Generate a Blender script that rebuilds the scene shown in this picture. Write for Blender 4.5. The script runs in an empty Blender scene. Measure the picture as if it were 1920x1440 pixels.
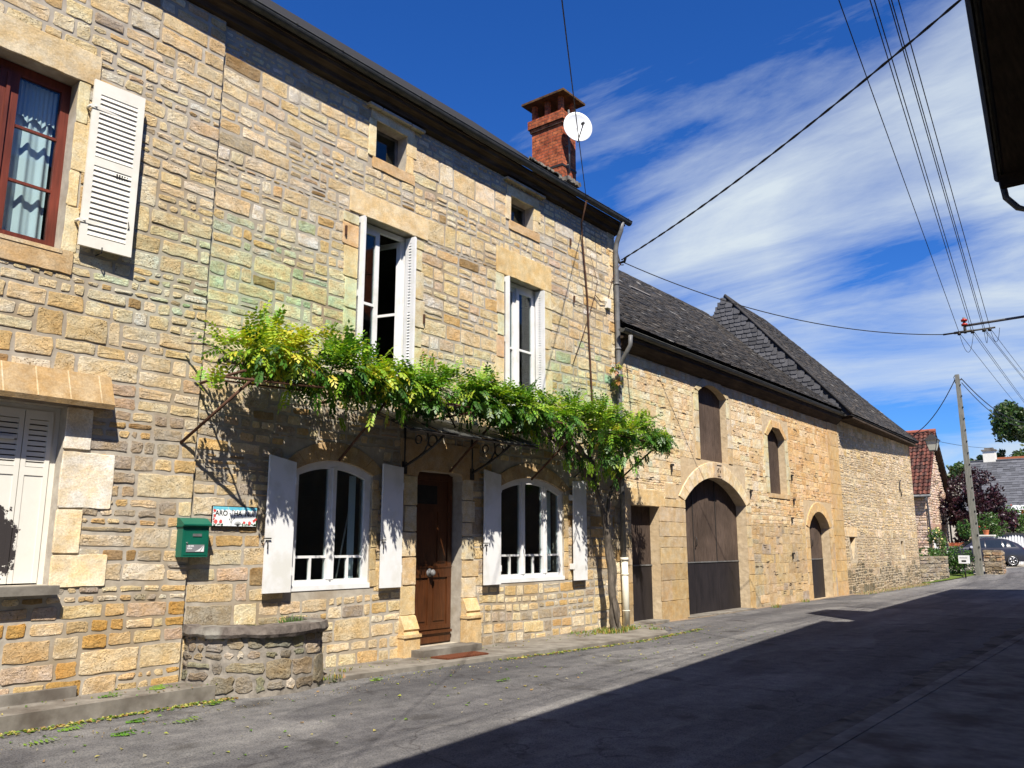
import bpy, math, random
from mathutils import Vector, Matrix, geometry, noise
R = math.radians
rnd = random.Random(7)
sc = bpy.context.scene
C = sc.collection
PI = math.pi
U = rnd.uniform

# ---------------------------------------------------------------- materials
def newmat(name):
    m = bpy.data.materials.new(name); m.use_nodes = True
    nt = m.node_tree; b = nt.nodes['Principled BSDF']
    return m, nt, b
def nd(nt, t, **kw):
    n = nt.nodes.new(t)
    for k, v in kw.items():
        if k in n.inputs: n.inputs[k].default_value = v
        else: setattr(n, k, v)
    return n
def mixc(nt, a, b, fac, mode='MIX'):
    n = nt.nodes.new('ShaderNodeMix'); n.data_type = 'RGBA'; n.blend_type = mode
    for s, v in ((n.inputs[0], fac), (n.inputs[6], a), (n.inputs[7], b)):
        if hasattr(v, 'links'): nt.links.new(v, s)
        elif isinstance(v, (int, float)): s.default_value = v
        else: s.default_value = (*v, 1)
    return n.outputs[2]
def ramp(nt, src, p0, p1, c0=(0, 0, 0), c1=(1, 1, 1)):
    n = nt.nodes.new('ShaderNodeValToRGB'); e = n.color_ramp.elements
    e[0].position = p0; e[1].position = p1; e[0].color = (*c0, 1); e[1].color = (*c1, 1)
    nt.links.new(src, n.inputs[0]); return n.outputs[0]
def noisen(nt, scale, detail=4, rough=.55, co=None, dim=None):
    n = nd(nt, 'ShaderNodeTexNoise', Scale=scale, Detail=detail, Roughness=rough)
    if co is not None: nt.links.new(co, n.inputs['Vector'])
    return n.outputs['Fac']
def objco(nt, scale=None):
    t = nt.nodes.new('ShaderNodeTexCoord'); o = t.outputs['Object']
    if scale:
        m = nd(nt, 'ShaderNodeMapping'); m.inputs['Scale'].default_value = scale
        nt.links.new(o, m.inputs[0]); o = m.outputs[0]
    return o
def bump(nt, b, h, strength, dist):
    n = nd(nt, 'ShaderNodeBump', Strength=strength, Distance=dist)
    nt.links.new(h, n.inputs['Height']); nt.links.new(n.outputs[0], b.inputs['Normal']); return n
def math_(nt, op, a, b=None):
    n = nt.nodes.new('ShaderNodeMath'); n.operation = op
    for i, v in enumerate((a, b)):
        if v is None: continue
        if hasattr(v, 'links'): nt.links.new(v, n.inputs[i])
        else: n.inputs[i].default_value = v
    return n.outputs[0]
def spec(b, r=.9, s=.3, metal=0):
    b.inputs['Roughness'].default_value = r; b.inputs['Specular IOR Level'].default_value = s
    b.inputs['Metallic'].default_value = metal

def stained(nt, c, n, amt=.55):
    """pale copper-sulphate green wash that the vine spraying left on the wall, broken up by noise"""
    g = nt.nodes.new('ShaderNodeNewGeometry'); s = nt.nodes.new('ShaderNodeSeparateXYZ'); nt.links.new(g.outputs['Position'], s.inputs[0]); tot = None
    for cy, cz, ry, rz, k in ((6.4, 4.7, 1.9, .75, 1.), (13.7, 4.35, 2.6, .75, 1.), (9.7, 4.15, 2.4, .5, .6)):
        a = math_(nt, 'POWER', math_(nt, 'ABSOLUTE', math_(nt, 'DIVIDE', math_(nt, 'SUBTRACT', s.outputs[1], cy), ry)), 2.); b = math_(nt, 'POWER', math_(nt, 'ABSOLUTE', math_(nt, 'DIVIDE', math_(nt, 'SUBTRACT', s.outputs[2], cz), rz)), 2.)
        e = math_(nt, 'MULTIPLY', math_(nt, 'EXPONENT', math_(nt, 'MULTIPLY', math_(nt, 'ADD', a, b), -1.)), k)
        tot = e if tot is None else math_(nt, 'MAXIMUM', tot, e)
    f = math_(nt, 'MULTIPLY', tot, ramp(nt, n, .30, .62, (.25,)*3, (1, 1, 1)))
    return mixc(nt, c, mixc(nt, c, (.78, 1.06, .86), 1, 'MULTIPLY'), math_(nt, 'MINIMUM', math_(nt, 'MULTIPLY', f, amt*1.7), 1.))
def mat_stone(name, bs=1.0, bd=.02, var=.3, pits=True, fine=1.0):
    """weathered limestone: tone comes from a per-stone attribute, broken up by noise, with pits"""
    m, nt, b = newmat(name); spec(b, .95, .15)
    at = nd(nt, 'ShaderNodeAttribute', attribute_name='Col'); co = objco(nt)
    n1 = noisen(nt, 6, 6, .65, co); n2 = noisen(nt, 48, 8, .8, co)
    c = mixc(nt, at.outputs['Color'], ramp(nt, n1, .3, .66, (1-var*.5, 1-var*.58, 1-var*.7), (1+var*.6, 1+var*.6, 1+var*.6)), 1, 'MULTIPLY')
    nh = noisen(nt, 4.2, 5, .7, objco(nt, (1, 1, 1.3))); hue = mixc(nt, mixc(nt, c, (1.05, .95, .78), 1, 'MULTIPLY'), mixc(nt, c, (1.05, 1.08, 1.14), 1, 'MULTIPLY'), ramp(nt, nh, .38, .60))
    c = hue
    nw = noisen(nt, .8, 6, .65, co); c = mixc(nt, mixc(nt, c, (.84, .81, .78), 1, 'MULTIPLY'), c, ramp(nt, nw, .34, .52))
    c = stained(nt, c, nh)
    c = mixc(nt, c, ramp(nt, n2, .3, .62, (1-var*.8, 1-var*.9, 1-var*1.1), (1.14, 1.13, 1.1)), 1, 'MULTIPLY')
    if pits:
        v = nd(nt, 'ShaderNodeTexVoronoi', Scale=42.); nt.links.new(co, v.inputs['Vector'])
        pv = ramp(nt, math_(nt, 'ADD', v.outputs['Distance'], math_(nt, 'MULTIPLY', noisen(nt, 5, 3, .6, co), .8)), .46, .60)
        c = mixc(nt, mixc(nt, c, (.50, .42, .33), 1, 'MULTIPLY'), c, pv)
        h = math_(nt, 'ADD', math_(nt, 'MULTIPLY', n2, 1.2*fine), math_(nt, 'MULTIPLY', pv, .8))
    else: h = math_(nt, 'MULTIPLY', n2, fine)
    h = math_(nt, 'ADD', h, math_(nt, 'MULTIPLY', noisen(nt, 17, 3, .6, co), .7))
    bump(nt, b, h, bs, bd)
    nt.links.new(c, b.inputs['Base Color']); return m
def mat_noise(name, c0, c1, scale=8, rough=.85, bs=.3, bd=.01, sp=.25, metal=0, sc3=None, detail=6, c2=None, s2=1.3):
    m, nt, b = newmat(name); spec(b, rough, sp, metal); co = objco(nt, sc3)
    n = noisen(nt, scale, detail, .62, co)
    c = ramp(nt, n, .3, .7, c0, c1)
    if 'mortar' in name: c = stained(nt, c, n, .5)
    if c2: c = mixc(nt, c, c2, ramp(nt, noisen(nt, s2, 5, .6, co), .48, .66))
    nt.links.new(c, b.inputs['Base Color'])
    if bs: bump(nt, b, n, bs, bd)
    return m
def mat_attr(name, rough=.7, sp=.3, bs=.3, bd=.005, scale=60, amt=.25):
    m, nt, b = newmat(name); spec(b, rough, sp); co = objco(nt)
    at = nd(nt, 'ShaderNodeAttribute', attribute_name='Col'); n = noisen(nt, scale, 4, .6, co)
    nt.links.new(mixc(nt, at.outputs['Color'], ramp(nt, n, .25, .75, (1-amt,)*3, (1+amt,)*3), 1, 'MULTIPLY'), b.inputs['Base Color'])
    if bs: bump(nt, b, n, bs, bd)
    return m
def mat_wood(name, c0, c1, scale=7, rough=.75, sp=.25, sc3=(8, 8, .6), bs=.4):
    m, nt, b = newmat(name); spec(b, rough, sp); co = objco(nt, sc3)
    n = noisen(nt, scale, 6, .6, co); n2 = noisen(nt, 1.1, 3, .5, objco(nt))
    c = mixc(nt, ramp(nt, n, .3, .7, c0, c1), ramp(nt, n2, .35, .65, (.72,)*3, (1.2,)*3), 1, 'MULTIPLY')
    nt.links.new(c, b.inputs['Base Color']); bump(nt, b, n, bs, .006); return m
def mat_leaf(name, trans=.35):
    m, nt, b = newmat(name); spec(b, .45, .4)
    at = nd(nt, 'ShaderNodeAttribute', attribute_name='Col')
    nt.links.new(at.outputs['Color'], b.inputs['Base Color'])
    tr = nt.nodes.new('ShaderNodeBsdfTranslucent')
    nt.links.new(mixc(nt, at.outputs['Color'], (1.5, 1.6, .5), 1, 'MULTIPLY'), tr.inputs[0])
    mx = nd(nt, 'ShaderNodeMixShader', Fac=trans); out = nt.nodes['Material Output']
    nt.links.new(b.outputs[0], mx.inputs[1]); nt.links.new(tr.outputs[0], mx.inputs[2]); nt.links.new(mx.outputs[0], out.inputs[0])
    return m
def mat_glass(name):
    m, nt, b = newmat(name); nt.nodes.remove(b)
    g = nd(nt, 'ShaderNodeBsdfGlossy', Roughness=.02); t = nt.nodes.new('ShaderNodeBsdfTransparent')
    t.inputs[0].default_value = (.82, .88, .88, 1)
    f = nd(nt, 'ShaderNodeLayerWeight', Blend=.5); mx = nt.nodes.new('ShaderNodeMixShader')
    nt.links.new(math_(nt, 'ADD', math_(nt, 'MULTIPLY', math_(nt, 'POWER', f.outputs['Facing'], 4), .8), .045), mx.inputs[0]); nt.links.new(t.outputs[0], mx.inputs[1]); nt.links.new(g.outputs[0], mx.inputs[2])
    nt.links.new(mx.outputs[0], nt.nodes['Material Output'].inputs[0]); return m
def mat_brick(name):
    m, nt, b = newmat(name); spec(b, .9, .2)
    t = nt.nodes.new('ShaderNodeTexCoord'); s = nt.nodes.new('ShaderNodeSeparateXYZ'); nt.links.new(t.outputs['Object'], s.inputs[0])
    cb = nt.nodes.new('ShaderNodeCombineXYZ')
    nt.links.new(math_(nt, 'ADD', s.outputs[0], s.outputs[1]), cb.inputs[0]); nt.links.new(s.outputs[2], cb.inputs[1])
    br = nd(nt, 'ShaderNodeTexBrick', Scale=1., **{'Brick Width': .24, 'Row Height': .075, 'Mortar Size': .006, 'Mortar Smooth': .2})
    br.inputs['Color1'].default_value = (.42, .10, .045, 1); br.inputs['Color2'].default_value = (.55, .17, .07, 1)
    br.inputs['Mortar'].default_value = (.13, .09, .07, 1); nt.links.new(cb.outputs[0], br.inputs[0])
    n = noisen(nt, 9, 5, .65, t.outputs['Object'])
    nt.links.new(mixc(nt, br.outputs[0], ramp(nt, n, .35, .7, (.34, .31, .30), (1.1, 1.08, 1.05)), 1, 'MULTIPLY'), b.inputs['Base Color'])
    bump(nt, b, math_(nt, 'SUBTRACT', n, br.outputs[1]), .7, .012); return m

M = {}
M['rubble'] = mat_stone('rubble_limestone', 1.0, .03, .3)
M['dressed'] = mat_stone('dressed_limestone', .55, .014, .30, pits=False)
M['ashlar'] = mat_stone('barn_limestone', .7, .022, .24)
M['rough'] = mat_stone('rough_plastered_rubble', .8, .035, .2, pits=False, fine=1.4)
M['mortar'] = mat_noise('grey_mortar', (.30, .265, .22), (.44, .40, .33), 9, .95, .5, .012, .1, c2=(.28, .225, .155), s2=.9)
M['mortar2'] = mat_noise('lime_mortar', (.40, .31, .20), (.58, .47, .32), 7, .95, .7, .025, .1, c2=(.50, .37, .22), s2=.5)
M['mortar3'] = mat_noise('pale_render', (.36, .29, .19), (.55, .46, .33), 9, .95, 1, .05, .1, c2=(.42, .32, .2), s2=.6)
M['mortar4'] = mat_noise('dark_mortar', (.15, .135, .115), (.30, .27, .23), 9, .95, .8, .02, .1)
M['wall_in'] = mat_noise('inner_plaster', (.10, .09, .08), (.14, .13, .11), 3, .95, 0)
M['white'] = mat_noise('white_paint', (.66, .67, .68), (.71, .71, .71), 5, .5, .08, .003, .35, c2=(.60, .60, .57), s2=3.5)
M['cream'] = mat_noise('cream_shutter_paint', (.60, .58, .51), (.70, .68, .61), 5, .6, .1, .003, .3)
M['redwood'] = mat_wood('red_brown_paint', (.10, .022, .014), (.17, .038, .022), 6, .5, .3)
M['doorwood'] = mat_wood('varnished_door_wood', (.045, .015, .005), (.11, .037, .012), 5, .38, .4, (14, 14, .9), .2)
M['oldwood'] = mat_wood('weathered_boards', (.030, .020, .016), (.145, .105, .082), 9, .9, .15, (16, 16, .5), .8)
M['metalpl'] = mat_noise('dark_sheet_metal', (.010, .008, .009), (.024, .019, .020), 3, .6, .1, .004, .3, sc3=(2, 2, .6))
M['glass'] = mat_glass('window_glass')
M['iron'] = mat_noise('black_iron', (.012, .011, .010), (.035, .030, .026), 20, .55, .2, .002, .4)
M['rust'] = mat_noise('rusty_iron', (.05, .022, .012), (.10, .05, .03), 18, .85, .3, .003)
M['zinc'] = mat_noise('dull_zinc', (.085, .085, .085), (.17, .17, .17), 7, .5, .1, .002, .4)
M['gutter'] = mat_noise('dark_zinc_gutter', (.03, .032, .03), (.07, .07, .065), 7, .6, .1, .002, .3)
M['eavewood'] = mat_wood('eave_boards', (.03, .022, .017), (.085, .062, .045), 4, .9, .1, (6, .6, 6), .5)
M['pvc'] = mat_noise('cream_pipe', (.58, .56, .47), (.66, .64, .55), 4, .5, 0)
M['brick'] = mat_brick('chimney_brick')
M['slate'] = mat_attr('stone_slate', .85, .2, .5, .012, 30, .35)
M['tile'] = mat_attr('clay_tile', .85, .2, .4, .01, 25, .3)
M['leaf'] = mat_leaf('wisteria_leaf', .28)
M['leafd'] = mat_leaf('tree_leaf', .15)
M['bark'] = mat_noise('grey_bark', (.05, .042, .034), (.16, .135, .11), 14, .95, .9, .02, .1, sc3=(1, 1, .35))
M['green'] = mat_noise('green_enamel', (.004, .085, .055), (.006, .11, .07), 3, .4, .03, .002, .4)
M['concrete'] = mat_noise('worn_concrete', (.13, .118, .10), (.24, .22, .19), 5, .95, .5, .01, .1, c2=(.10, .085, .07), s2=1.6)
M['polec'] = mat_noise('concrete_pole', (.12, .12, .10), (.22, .215, .185), 6, .9, .3, .006, .15, sc3=(3, 3, .5))
M['black'] = mat_noise('black_rubber', (.008, .008, .009), (.018, .018, .018), 10, .6, 0)
M['curtain'] = mat_noise('lace_curtain', (.66, .72, .78), (.76, .80, .84), 60, .9, .2, .003)
M['carpaint'] = mat_noise('dark_car_paint', (.018, .018, .026), (.022, .022, .032), 2, .25, 0, sp=.6)
M['chrome'] = mat_noise('alloy', (.5, .5, .5), (.6, .6, .6), 3, .3, 0, metal=.8)
M['lampglass'] = mat_noise('opal_lantern_panes', (.42, .43, .36), (.5, .5, .43), 3, .35, 0)
M['mat'] = mat_noise('coir_mat', (.07, .025, .014), (.15, .055, .03), 50, .98, .6, .006, .05)
M['whiteglaze'] = mat_noise('glazed_tile', (.78, .80, .80), (.84, .86, .86), 6, .2, 0, sp=.5)
M['skyglaze'] = mat_noise('blue_glaze', (.07, .38, .55), (.2, .6, .72), 14, .2, 0, sp=.5)
M['redglaze'] = mat_noise('red_glaze', (.5, .03, .03), (.75, .16, .14), 30, .25, 0, sp=.5)
M['ink'] = mat_noise('black_ink', (.006, .008, .008), (.012, .014, .012), 10, .4, 0)
M['greenglaze'] = mat_noise('green_glaze', (.01, .07, .025), (.03, .14, .05), 40, .3, 0)
M['redins'] = mat_noise('red_insulator', (.28, .02, .015), (.36, .03, .02), 10, .3, 0)
M['greystick'] = mat_noise('grey_sticker', (.16, .16, .17), (.22, .22, .23), 10, .5, 0)
M['whitefence'] = mat_noise('white_picket_paint', (.72, .74, .74), (.8, .8, .8), 5, .5, 0)
M['grass'] = mat_leaf('grass_blade', .3)
M['terracotta'] = mat_noise('terracotta', (.4, .12, .05), (.5, .17, .07), 10, .8, 0)

def mat_asphalt():
    m, nt, b = newmat('asphalt'); spec(b, .88, .25); co = objco(nt)
    big = noisen(nt, .45, 5, .6, co); mid = noisen(nt, 5, 5, .6, co); fine = noisen(nt, 130, 2, .7, co)
    c = ramp(nt, big, .32, .68, (.102, .101, .101), (.158, .154, .152))
    c = mixc(nt, c, ramp(nt, mid, .3, .7, (.72, .72, .73), (1.18, 1.17, 1.15)), 1, 'MULTIPLY')
    v = nd(nt, 'ShaderNodeTexVoronoi', Scale=75.); nt.links.new(co, v.inputs['Vector'])
    c = mixc(nt, c, ramp(nt, v.outputs['Distance'], .2, .9, (1.5, 1.48, 1.45), (.68, .68, .7)), 1, 'MULTIPLY')
    # tar-filled cracks
    ad = nd(nt, 'ShaderNodeVectorMath', operation='ADD'); nz = nd(nt, 'ShaderNodeTexNoise', Scale=1.7, Detail=5.)
    nt.links.new(co, nz.inputs['Vector']); nt.links.new(co, ad.inputs[0]); nt.links.new(nz.outputs['Color'], ad.inputs[1])
    v2 = nd(nt, 'ShaderNodeTexVoronoi', Scale=.55, feature='DISTANCE_TO_EDGE'); nt.links.new(ad.outputs[0], v2.inputs['Vector'])
    cr = ramp(nt, v2.outputs['Distance'], .004, .012)
    cr = math_(nt, 'MAXIMUM', cr, ramp(nt, noisen(nt, .6, 2, .5, co), .44, .5))
    c = mixc(nt, mixc(nt, c, (.62, .60, .60), 1, 'MULTIPLY'), c, cr)
    # dusty stony edge and light scuffs
    sc_ = ramp(nt, noisen(nt, 2.2, 6, .7, objco(nt, (1.6, .5, 1))), .56, .70)
    c = mixc(nt, c, (.20, .19, .175), math_(nt, 'MULTIPLY', sc_, .55))
    # long worn wheel tracks, a relaid patch and oily stains
    tr = noisen(nt, 1.1, 4, .6, objco(nt, (1.3, .07, 1))); c = mixc(nt, c, ramp(nt, tr, .38, .62, (.70, .70, .72), (1.12, 1.12, 1.10)), 1, 'MULTIPLY')
    pt = noisen(nt, .28, 1, .3, objco(nt, (1.6, .7, 1))); c = mixc(nt, mixc(nt, c, (.72, .72, .74), 1, 'MULTIPLY'), c, ramp(nt, pt, .485, .495))
    oil = noisen(nt, 1.4, 4, .5, objco(nt)); c = mixc(nt, mixc(nt, c, (.6, .59, .58), 1, 'MULTIPLY'), c, ramp(nt, oil, .33, .40))
    nt.links.new(c, b.inputs['Base Color'])
    h = math_(nt, 'ADD', math_(nt, 'MULTIPLY', fine, .6), math_(nt, 'ADD', mid, math_(nt, 'MULTIPLY', v.outputs['Distance'], -.6)))
    bump(nt, b, h, .7, .012); return m
M['asphalt'] = mat_asphalt()
M['ground'] = mat_noise('dry_ground', (.20, .18, .14), (.33, .30, .25), 1.5, .95, .3, .02, .1)
M['dirt'] = mat_noise('gutter_dirt', (.09, .08, .065), (.17, .155, .13), 7, .95, .7, .02, .1, c2=(.05, .045, .04), s2=2)
M['grasshill'] = mat_noise('hill_green', (.03, .055, .012), (.07, .10, .03), .3, .95, 0)

# ---------------------------------------------------------------- mesh builder
ORG = {}
SPLIT = {'jamb_stones': (1, .35), 'hinge': (2, .2), 'slit_stones': (1, .6), 'jumper_loops': (0, .15), 'jumper_loop': (0, .15), 'window_bars': (1, .3), 'drip_stones': (1, 9)}
class MB:
    def __init__(s): s.v = []; s.f = []; s.c = []; s.smooth = []; s.col = (1, 1, 1)
    def poly(s, pts, col=None, smooth=False):
        n = len(s.v); s.v += [tuple(p) for p in pts]; s.f.append(tuple(range(n, n+len(pts)))); s.c.append(col or s.col); s.smooth.append(smooth)
    def add(s, vs, fs, col=None, smooth=False):
        n = len(s.v); s.v += [tuple(p) for p in vs]
        for f in fs: s.f.append(tuple(i+n for i in f)); s.c.append(col or s.col); s.smooth.append(smooth)
    def box(s, x0, x1, y0, y1, z0, z1, col=None):
        s.add([(x0, y0, z0), (x1, y0, z0), (x1, y1, z0), (x0, y1, z0), (x0, y0, z1), (x1, y0, z1), (x1, y1, z1), (x0, y1, z1)],
              [(0, 3, 2, 1), (4, 5, 6, 7), (0, 1, 5, 4), (1, 2, 6, 5), (2, 3, 7, 6), (3, 0, 4, 7)], col)
    def mbox(s, mat, sx, sy, sz, col=None):
        vs = [mat @ Vector((a*sx/2, b*sy/2, c*sz/2)) for c in (-1, 1) for a, b in ((-1, -1), (1, -1), (1, 1), (-1, 1))]
        s.add(vs, [(0, 3, 2, 1), (4, 5, 6, 7), (0, 1, 5, 4), (1, 2, 6, 5), (2, 3, 7, 6), (3, 0, 4, 7)], col)
    def tube(s, pts, r, seg=8, col=None, cap=True, smooth=True):
        pts = [Vector(p) for p in pts]; rs = r if isinstance(r, (list, tuple)) else [r]*len(pts)
        base = len(s.v); up = None
        for i, p in enumerate(pts):
            d = (pts[min(i+1, len(pts)-1)]-pts[max(i-1, 0)]).normalized()
            if up is None: up = Vector((0, 0, 1)) if abs(d.z) < .9 else Vector((1, 0, 0))
            a = d.cross(up).normalized(); b = a.cross(d).normalized(); up = b
            for k in range(seg):
                t = 2*PI*k/seg; s.v.append(tuple(p+(a*math.cos(t)+b*math.sin(t))*rs[i]))
        for i in range(len(pts)-1):
            for k in range(seg):
                k2 = (k+1) % seg; A = base+i*seg
                s.f.append((A+k, A+k2, A+seg+k2, A+seg+k)); s.c.append(col or s.col); s.smooth.append(smooth)
        if cap:
            s.f.append(tuple(base+k for k in reversed(range(seg)))); s.f.append(tuple(base+(len(pts)-1)*seg+k for k in range(seg)))
            s.c += [col or s.col]*2; s.smooth += [False]*2
    def prism(s, poly, fn0, fn1, col=None):
        """closed 2D outline swept between two placements"""
        n = len(poly); a = [fn0(*p) for p in poly]; b = [fn1(*p) for p in poly]
        s.add(a+b, [tuple(reversed(range(n))), tuple(range(n, 2*n))]+[(i, (i+1) % n, n+(i+1) % n, n+i) for i in range(n)], col)
    def build(s, name, mat, parent=None, **props):
        if name in SPLIT:
            ax, gap = SPLIT[name]; cen = sorted((sum(s.v[i][ax] for i in f)/len(f), k) for k, f in enumerate(s.f)); groups = [[]]; last = None
            for c, k in cen:
                if last is not None and c-last > gap: groups.append([])
                groups[-1].append(k); last = c
            if len(groups) > 1:
                out = None
                for g in groups:
                    p = MB(); mp_ = {}
                    for k in g:
                        f = s.f[k]
                        for i in f:
                            if i not in mp_: mp_[i] = len(p.v); p.v.append(s.v[i])
                        p.f.append(tuple(mp_[i] for i in f)); p.c.append(s.c[k]); p.smooth.append(s.smooth[k])
                    out = p._build(name, mat, parent, **props)
                return out
        return s._build(name, mat, parent, **props)
    def _build(s, name, mat, parent=None, **props):
        o0 = Vector(ORG.get(parent.name, (0, 0, 0))) if parent else Vector((0, 0, 0))
        me = bpy.data.meshes.new(name); me.from_pydata([tuple(Vector(v)-o0) for v in s.v], [], s.f)
        me.materials.append(M[mat] if isinstance(mat, str) else mat)
        me.polygons.foreach_set('use_smooth', s.smooth)
        ca = me.color_attributes.new('Col', 'FLOAT_COLOR', 'CORNER'); buf = []
        for f, c in zip(s.f, s.c): buf += [c[0], c[1], c[2], 1.]*len(f)
        ca.data.foreach_set('color', buf); me.update()
        o = bpy.data.objects.new(name, me); C.objects.link(o)
        if parent: o.parent = parent; ORG[o.name] = tuple(o0)
        for k, v in props.items(): o[k] = v
        return o
def thing(name, label, cat, loc=(0, 0, 0), group=None):
    o = bpy.data.objects.new(name, None); C.objects.link(o); o.location = loc; ORG[o.name] = tuple(loc)
    o['label'] = label; o['category'] = cat
    if group: o['group'] = group
    return o
def tag(o, label, cat, group=None):
    o['label'] = label; o['category'] = cat
    if group: o['group'] = group
    return o
def struct(o): o['kind'] = 'structure'; return o

# camera geometry (used to turn measured sight lines into real places)
CF = 1554.; CP = R(11.0); CA = R(38.4); CAM = Vector((8.78, 0, 1.6))
def at(px, py, y):
    r = px-960; v = 720-py; z = v*math.cos(CP)+CF*math.sin(CP); f = CF*math.cos(CP)-v*math.sin(CP)
    d = Vector((-(f*math.sin(CA)-r*math.cos(CA)), f*math.cos(CA)+r*math.sin(CA), z)); return CAM+d*(y/d.y)

def gz(x, y):
    t = max(0, min(1, (y-38.5)/7.)); t = t*t*(3-2*t)
    return .62*t + max(0, y-46)*.012

# ---------------------------------------------------------------- masonry
def add_stone(mb, poly, x, h, col, inset=.012, jit=.004, rough=.3, flat=False):
    """one block: outline poly (y,z) counter-clockwise seen from +x; rises h out of the mortar"""
    n = len(poly); cy = sum(p[0] for p in poly)/n; cz = sum(p[1] for p in poly)/n
    w = max(p[0] for p in poly)-min(p[0] for p in poly); hh = max(p[1] for p in poly)-min(p[1] for p in poly); m = min(w, hh)
    vs = [(x-.01, p[0], p[1]) for p in poly]
    tilt = (U(-1, 1)*rough*h*.5, U(-1, 1)*rough*h*.5)
    def ring(k, hh2, j):
        for p in poly:
            dy = p[0]-cy; dz = p[1]-cz; sy = max(0, 1-k/(max(.02, w/2))); sz = max(0, 1-k/(max(.02, hh/2)))
            vs.append((x+hh2+U(-1, 1)*j+tilt[0]*dy/w*2+tilt[1]*dz/hh*2, cy+dy*sy, cz+dz*sz))
    if flat: ring(0, h-.003, 0); ring(.004, h, 0); ring(min(m*.3, .05), h, jit)
    else: ring(.001, h*.72, jit*.2); ring(inset*.6, h*.95, jit*.8); ring(min(m*.3, .05), h*1.02, jit*1.7)
    vs.append((x+h*(1 if flat else 1.08)+U(-1, 1)*jit, cy, cz)); c = 4*n; fs = []
    for r_ in range(3):
        for i in range(n):
            j = (i+1) % n; a = r_*n; fs.append((a+i, a+j, a+n+j, a+n+i))
    for i in range(n): fs.append((3*n+i, 3*n+(i+1) % n, c))
    base = len(mb.v); mb.v += vs
    for k, f in enumerate(fs): mb.f.append(tuple(i+base for i in f)); mb.c.append(col); mb.smooth.append(False)
def rect_outline(y0, y1, z0, z1, cut, jit, wav=None):
    pts = []; w = y1-y0; h = z1-z0; c = [min(U(.4, 1.2)*cut, w*.3, h*.35) for _ in range(4)]
    pts.append((y0+c[0], z0)); nb = max(0, int(w/.12))
    for i in range(nb): pts.append((y0+c[0]+(w-c[0]-c[1])*(i+1)/(nb+1), z0))
    pts += [(y1-c[1], z0), (y1, z0+c[1])]
    if h > .13: pts.append((y1, (z0+z1)/2))
    pts += [(y1, z1-c[2]), (y1-c[2], z1)]
    for i in range(nb): pts.append((y1-c[2]-(w-c[2]-c[3])*(i+1)/(nb+1), z1))
    pts += [(y0+c[3], z1), (y0, z1-c[3])]
    if h > .13: pts.append((y0, (z0+z1)/2))
    pts.append((y0, z0+c[0]))
    return [(p[0]+U(-1, 1)*jit, p[1]+U(-1, 1)*jit+(wav(p[0], p[1]) if wav else 0)) for p in pts]
def free_spans(y0, y1, z0, z1, blocked):
    sp = [(y0, y1)]
    for b in blocked:
        if callable(b): r = b(z0, z1)
        else: r = (b[0], b[1]) if (b[2] < z1-min(.055, (z1-z0)*.25) and b[3] > z0+min(.055, (z1-z0)*.25)) else None
        if not r: continue
        ns = []
        for a, c in sp:
            if r[1] <= a or r[0] >= c: ns.append((a, c)); continue
            if r[0]-a > .05: ns.append((a, r[0]))
            if c-r[1] > .05: ns.append((r[1], c))
        sp = ns
    return sp
def masonry(mb, y0, y1, z0, z1, x, blocked, tone, band=(.26, .42), cell=(.5, 1.1), joint=.03, h=(.006, .02), cut=.02, jit=.006, jz=.004, wavamp=.02, thin=.16, single=.2):
    wav = lambda y, z: wavamp*math.sin(y*1.1+z*.9)*math.sin(y*.37+2*z)
    z = z0
    while z < z1-.06:
        bh = U(*band)
        if z+bh > z1-.1: bh = z1-z
        # split to sub-bands at opening heads and feet so that nothing overlaps
        def cellfill(a, b, za, zb):
            hgt = zb-za; wid = b-a
            if wid < .07: return
            def stone(p, q, s, t):
                if q-p < .05 or t-s < .045: return
                g = joint/2*U(.75, 1.3)
                pl = rect_outline(p+g, q-g, s+g, t-g, cut, jit, wav)
                add_stone(mb, pl, x, U(*h), tone((p+q)/2, (s+t)/2), inset=U(.008, .02), jit=jz, rough=.5)
            def row(s, t, big):
                p = a
                while p < b-.02:
                    w = U(.9, 3.0)*(t-s)
                    w = max(.12, min(w, .62)) if big else max(.09, min(w, .5))
                    if b-p-w < .12: w = b-p
                    if t-s > .13 and w > .25 and rnd.random() < thin*.5:
                        m = s+(t-s)*U(.35, .65); stone(p, p+w, s, m); stone(p, p+w, m, t)
                    else: stone(p, p+w, s, t)
                    p += w
            r = rnd.random()
            if hgt < .2 or wid < .2: row(za, zb, True)
            elif r < single: row(za, zb, True)
            elif r < 1-thin: m = za+hgt*U(.36, .64); row(za, m, True); row(m, zb, True)
            else:
                m1 = za+hgt*U(.25, .38); m2 = za+hgt*U(.6, .75); row(za, m1, False); row(m1, m2, False); row(m2, zb, False)
        cuts = sorted({z, z+bh} | {min(z+bh, max(z, b[k])) for b in blocked if not callable(b) for k in (2, 3) if z+.05 < b[k] < z+bh-.05})
        for za, zb in zip(cuts, cuts[1:]):
            for a, b in free_spans(y0, y1, za, zb, blocked):
                p = a
                while p < b-.01:
                    w = U(*cell)
                    if b-p-w < .3: w = b-p
                    cellfill(p, p+w, za, zb); p += w
        z += bh
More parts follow.
